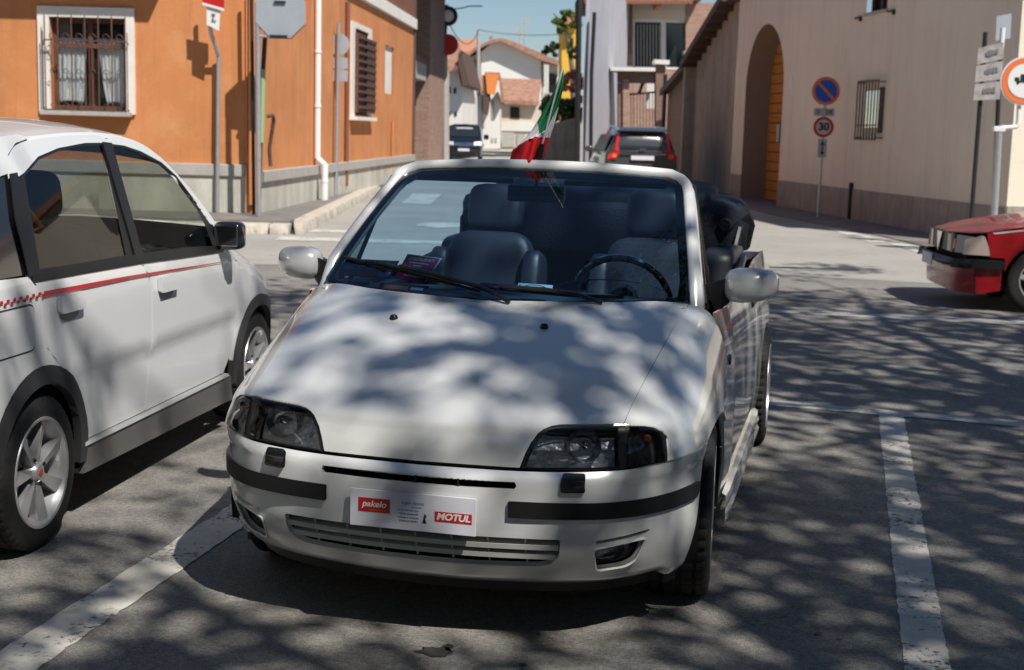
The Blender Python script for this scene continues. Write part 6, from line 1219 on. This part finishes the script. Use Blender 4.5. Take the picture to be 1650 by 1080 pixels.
quad('number_plate', [(-.06, -.30, .89), (-.06, .30, .89), (-.06, .30, 1.00), (-.06, -.30, 1.00)], M['plate'], vx, (-.02, 0, 0)); quad('chrome_strip', [(-.05, -.6, 1.03), (-.05, .6, 1.03), (-.05, .6, 1.055), (-.05, -.6, 1.055)], M['chrome'], vx, (-.02, 0, 0)); quad('chrome_strip', [(-.05, -.5, 1.10), (-.05, .5, 1.10), (-.05, .5, 1.12), (-.05, -.5, 1.12)], M['chrome'], vx, (-.02, 0, 0))
quad('badge', [(-.06, -.10, 1.13), (-.06, .10, 1.13), (-.055, .08, 1.18), (-.055, -.08, 1.18)], M['chrome'], vx, (-.01, 0, 0)); quad('skid_plate', [(-.07, -.66, .47), (-.07, .66, .47), (-.07, .66, .52), (-.07, -.66, .52)], M['chrome'], vx, (-.02, 0, 0)); quad('rear_bumper', [(-.05, -.86, .36), (-.05, .86, .36), (-.05, .88, .70), (-.05, -.88, .70)], M['clad'], vx, (-.012, 0, 0)); MB().box((-.085, 0, .55), (.01, 1.2, .02)).build('chrome_strip', M['chrome'], vx)
# dark small van seen from the front
vn = tag(empty('small_van', (-2.45, 64, .1), math.atan2(-1, .02)), 'dark blue small van facing the viewer far down the street', 'van')
M['lens2'] = mat('lamp_glass', (.55, .57, .6), .3); M['navy'] = mat('dark_blue_paint', (.008, .009, .014), .25, coat=1.)
loft_body('body', [(.0, [(.74, .25), (.78, .35), (.78, .55), (.72, .68), (.66, .74), (.5, .78), (0, .80)]), (-.25, [(.80, .22), (.84, .35), (.85, .6), (.80, .84), (.72, .92), (.5, .96), (0, .98)]), (-.9, [(.82, .22), (.86, .35), (.87, .7), (.84, 1.0), (.76, 1.08), (.5, 1.10), (0, 1.11)]), (-1.55, [(.82, .22), (.86, .35), (.87, .7), (.84, 1.0), (.72, 1.62), (.5, 1.70), (0, 1.72)]), (-3.8, [(.82, .22), (.86, .35), (.87, .7), (.84, 1.0), (.72, 1.66), (.5, 1.74), (0, 1.76)])], M['navy'], vn)
quad('windscreen', [(-.93, -.68, 1.12), (-.93, .68, 1.12), (-1.50, .62, 1.62), (-1.50, -.62, 1.62)], M['glassd'], vn, (.02, 0, .02)); quad('sun_strip', [(-1.33, -.40, 1.47), (-1.33, .40, 1.47), (-1.38, .36, 1.53), (-1.38, -.36, 1.53)], M['galv'], vn, (.03, 0, .03))
quad('grille', [(.0, -.42, .72), (.0, .42, .72), (-.08, .40, .86), (-.08, -.40, .86)], M['chrome'], vn, (.03, 0, 0)); quad('number_plate', [(.03, -.26, .48), (.03, .26, .48), (.03, .26, .60), (.03, -.26, .60)], M['plate'], vn, (.01, 0, 0)); quad('lower_grille', [(.01, -.5, .30), (.01, .5, .30), (.01, .5, .45), (.01, -.5, .45)], M['trim'], vn, (.01, 0, 0))
for s_ in (1, -1):
    quad('headlight', [(.0, s_*.46, .74), (-.08, s_*.80, .76), (-.16, s_*.80, .92), (-.06, s_*.46, .90)], M['lens2'], vn, (.03, 0, 0)); cushion('door_mirror', (-1.0, s_*1.02, 1.14), (.12, .24, .24), M['navy'], vn, 0, .5)
    for x_ in (-.75, -3.2): wheel((x_, s_*.76, .32), .32, .2, .21, 'plain', vn, s_)
# ------------------------------------------------------------------ foliage
def leafmat(name, c, c2, tr=.25):
    m = bpy.data.materials.new(name); m.use_nodes = True; n = m.node_tree; b = n.nodes['Principled BSDF']; b.inputs['Roughness'].default_value = .55
    g_ = n.nodes.new('ShaderNodeNewGeometry'); cr = n.nodes.new('ShaderNodeValToRGB'); cr.color_ramp.elements[0].color = (*c, 1); cr.color_ramp.elements[1].color = (*c2, 1)
    n.links.new(g_.outputs['Random Per Island'], cr.inputs[0]); n.links.new(cr.outputs[0], b.inputs['Base Color'])
    t = n.nodes.new('ShaderNodeBsdfTranslucent'); n.links.new(cr.outputs[0], t.inputs[0]); mx = n.nodes.new('ShaderNodeMixShader'); mx.inputs[0].default_value = tr
    o = n.nodes['Material Output']; n.links.new(b.outputs[0], mx.inputs[1]); n.links.new(t.outputs[0], mx.inputs[2]); n.links.new(mx.outputs[0], o.inputs[0]); return m
M['leaf'] = leafmat('tree_leaves', (.035, .075, .015), (.10, .15, .03)); M['bark'] = mat('bark', (.16, .13, .10), .9, var=.3, vscale=6, bump=.5, bscale=20)
M['bush'] = leafmat('bush_leaves', (.04, .10, .015), (.16, .26, .04)); M['pink'] = leafmat('pink_blossom', (.50, .10, .14), (.62, .28, .22)); M['dkleaf'] = leafmat('dark_leaves', (.02, .045, .012), (.10, .13, .03))
def leaves(name, clumps, per, size, mt, parent, rs, spread=.5):
    """clumps: array of (centre, radius); each gets `per` leaf quads"""
    C_ = np.repeat(np.array([c for c, r in clumps]), per, 0); Rr = np.repeat(np.array([r for c, r in clumps]), per)
    n = len(C_); d = rs.normal(size=(n, 3)); d /= np.linalg.norm(d, axis=1, keepdims=True); rad = Rr*rs.random(n)**.5
    P = C_+d*rad[:, None]*np.array([1, 1, .7]); a = rs.normal(size=(n, 3)); a /= np.linalg.norm(a, axis=1, keepdims=True); b = np.cross(a, rs.normal(size=(n, 3))); b /= np.linalg.norm(b, axis=1, keepdims=True)
    s_ = size*(.6+.8*rs.random(n))[:, None]; a *= s_*.62; b *= s_*.5
    V = np.stack([P-a, P+b*.9-a*.1, P+a, P-b*.9-a*.1], 1).reshape(-1, 3)
    me = bpy.data.meshes.new(name); me.vertices.add(len(V)); me.vertices.foreach_set('co', V.ravel().astype('f4')); me.loops.add(4*n); me.polygons.add(n)
    me.loops.foreach_set('vertex_index', np.arange(4*n, dtype='i4')); me.polygons.foreach_set('loop_start', np.arange(0, 4*n, 4, dtype='i4')); me.polygons.foreach_set('loop_total', np.full(n, 4, 'i4'))
    me.materials.append(mt); me.update(calc_edges=True); o = bpy.data.objects.new(name, me); COL.objects.link(o); o.parent = parent; return o
def shade_tree(x, y, h, r, seed, label, dens_=1.):
    rs = np.random.RandomState(seed); t = tag(empty('plane_tree', (x, y, 0)), label, 'tree', 'plane trees shading the car park')
    k = MB(); k.tube([(0, 0, 0), (.05, 0, 1.5), (-.03, .05, 3.4), (0, 0, h*.5)], [.30, .24, .2, .17], 12); k.build('trunk', M['bark'], t, True)
    clumps = []; br = MB()
    for i in range(9):
        a = 2*pi*i/9+rs.rand()*.5; L = r*(.65+.35*rs.rand()); z1 = h*(.62+.30*rs.rand()); e = np.array([L*math.cos(a), L*math.sin(a), z1]); s0 = np.array([0, 0, h*(.33+.17*rs.rand())]); m1 = (s0+e)/2+np.array([0, 0, .5])
        br.tube([tuple(s0), tuple(m1), tuple(e)], [.10, .06, .02], 6)
        for j in range(5):
            q = m1+(e-m1)*(j/4.); v = np.array([rs.normal()*r*.3, rs.normal()*r*.3, rs.normal()*.8]); br.tube([tuple(q), tuple(q+v*.6), tuple(q+v)], [.022, .014, .006], 4)
            for l in range(int(4*dens_+.5)): clumps.append((q+v*(.3+.8*rs.rand())+rs.normal(size=3)*.5, .45+.5*rs.rand()))
    for i in range(int(70*dens_)):
        d = rs.normal(size=3); d /= np.linalg.norm(d); clumps.append((np.array([0, 0, h*.76])+d*np.array([r, r, h*.2])*rs.rand()**.4, .45+.55*rs.rand()))
    br.build('branches', M['bark'], t, True); leaves('crown', clumps, 62, .125, M['leaf'], t, rs); return t
for a in ((1.8, -6.3, 11.5, 4.6, 3, 'plane tree just behind the viewer, straight behind the convertible', 1.0), (8.0, -1.4, 11.0, 4.6, 5, 'plane tree behind the viewer to the right of the parking bay', 1.15), (5.7, 5.0, 11.5, 4.6, 8, 'plane tree beside the parking bay, nearest the red saloon', 1.1),
          (-3.6, -3.2, 11.0, 4.2, 11, 'plane tree behind the viewer to the left, behind the hatchback', .9), (6.8, -8.6, 12.0, 4.6, 13, 'plane tree farthest behind the viewer on the right', 1.0), (4.4, -2.4, 12.5, 3.4, 21, 'tall slender plane tree closest to the viewer', .25)): shade_tree(*a)
def bush(name, px, py, Y, rx, rz, n, size, mt, label, cat, seed, ry=None):
    rs = np.random.RandomState(seed); c = at(px, py, Y); cl = []
    for i in range(n): d = rs.normal(size=3); d /= np.linalg.norm(d); cl.append((np.array(c)+d*np.array([rx, ry or rx, rz])*rs.rand()**.33, .35*min(rx, rz)*(.6+.8*rs.rand())))
    o = tag(empty(name), label, cat); leaves('foliage', cl, 40, size, mt, o, rs); return o
t = bush('garden_tree', 912, 38, 68, .8, .6, 14, .16, M['bush'], 'leafy green tree top leaning over the street from the lilac-grey house', 'tree', 31); k = MB().tube([at(925, 200, 68), at(922, 110, 68), at(912, 45, 68), at(892, 22, 68)], [.14, .12, .08, .03], 8); k.build('trunk', M['bark'], t, True)
bush('climbing_shrub', 922, 84, 67, .35, .4, 8, .14, M['dkleaf'], 'dark shrub hanging in front of the yellow house', 'shrub', 33)
bush('palm_tuft', 892, 80, 70, .5, .35, 12, .16, M['dkleaf'], 'small dark palm-like tuft at the left of the yellow house', 'palm', 37)
bush('pink_shrub', 922, 134, 64, .6, .5, 26, .12, M['pink'], 'pink flowering shrub above the garden wall', 'shrub', 35)
bush('green_bush', 898, 176, 62.5, .75, .60, 40, .13, M['bush'], 'bright green bush spilling over the garden wall', 'bush', 36); bush('green_bush', 922, 178, 61.5, .6, .75, 36, .13, M['dkleaf'], 'darker green bush between the bright bush and the black post', 'bush', 39)
# ------------------------------------------------------------------ added unseen houses and trees around the viewer, cutting skylight and giving reflections
def added_house(x0, y0, x1, y1, h, mt, label):
    t = tag(empty('added_house', (x0, y0, 0)), label, 'building'); k = MB().box(((x1-x0)/2, (y1-y0)/2, h/2), (x1-x0, y1-y0, h)); k.build('walls', mt, t)
    MB().box(((x1-x0)/2, (y1-y0)/2, h+.15), (x1-x0+1, y1-y0+1, .3)).build('roof', M['tile'], t)
    horizontal = (x1-x0) > (y1-y0); n = int((x1-x0 if horizontal else y1-y0)/3.2)
    for fl_ in range(int(h//3)):
        for i in range(n):
            c = 1.6+i*3.2; z = 1.6+3*fl_
            if horizontal: b = (c, y1-y0+.02, z)
            else: b = ((x1-x0)+.02 if x0 < 0 else -.02, c, z)
            MB().box(b, (1.1, .06, 1.5) if horizontal else (.06, 1.1, 1.5)).build('window', M['glassd'], t)
added_house(-16, -30, 22, -20, 9, M['farcream'], 'unseen cream house added behind the viewer to cut skylight')
added_house(-24, -18, -15, 12, 8, M['farwhite'], 'unseen pale house added on the left to cut skylight')
added_house(17, -18, 27, 9, 8, M['oldwall'], 'unseen grey house added on the right to cut skylight')
for a in ((-9.5, -8, 10, 4.5, 41, 'plane tree at the rear left of the square', .9), (-10.5, 1.5, 9.5, 4.2, 42, 'plane tree at the left side of the square, outside the picture', .9)): shade_tree(*a)  # unseen trees added to hold back skylight
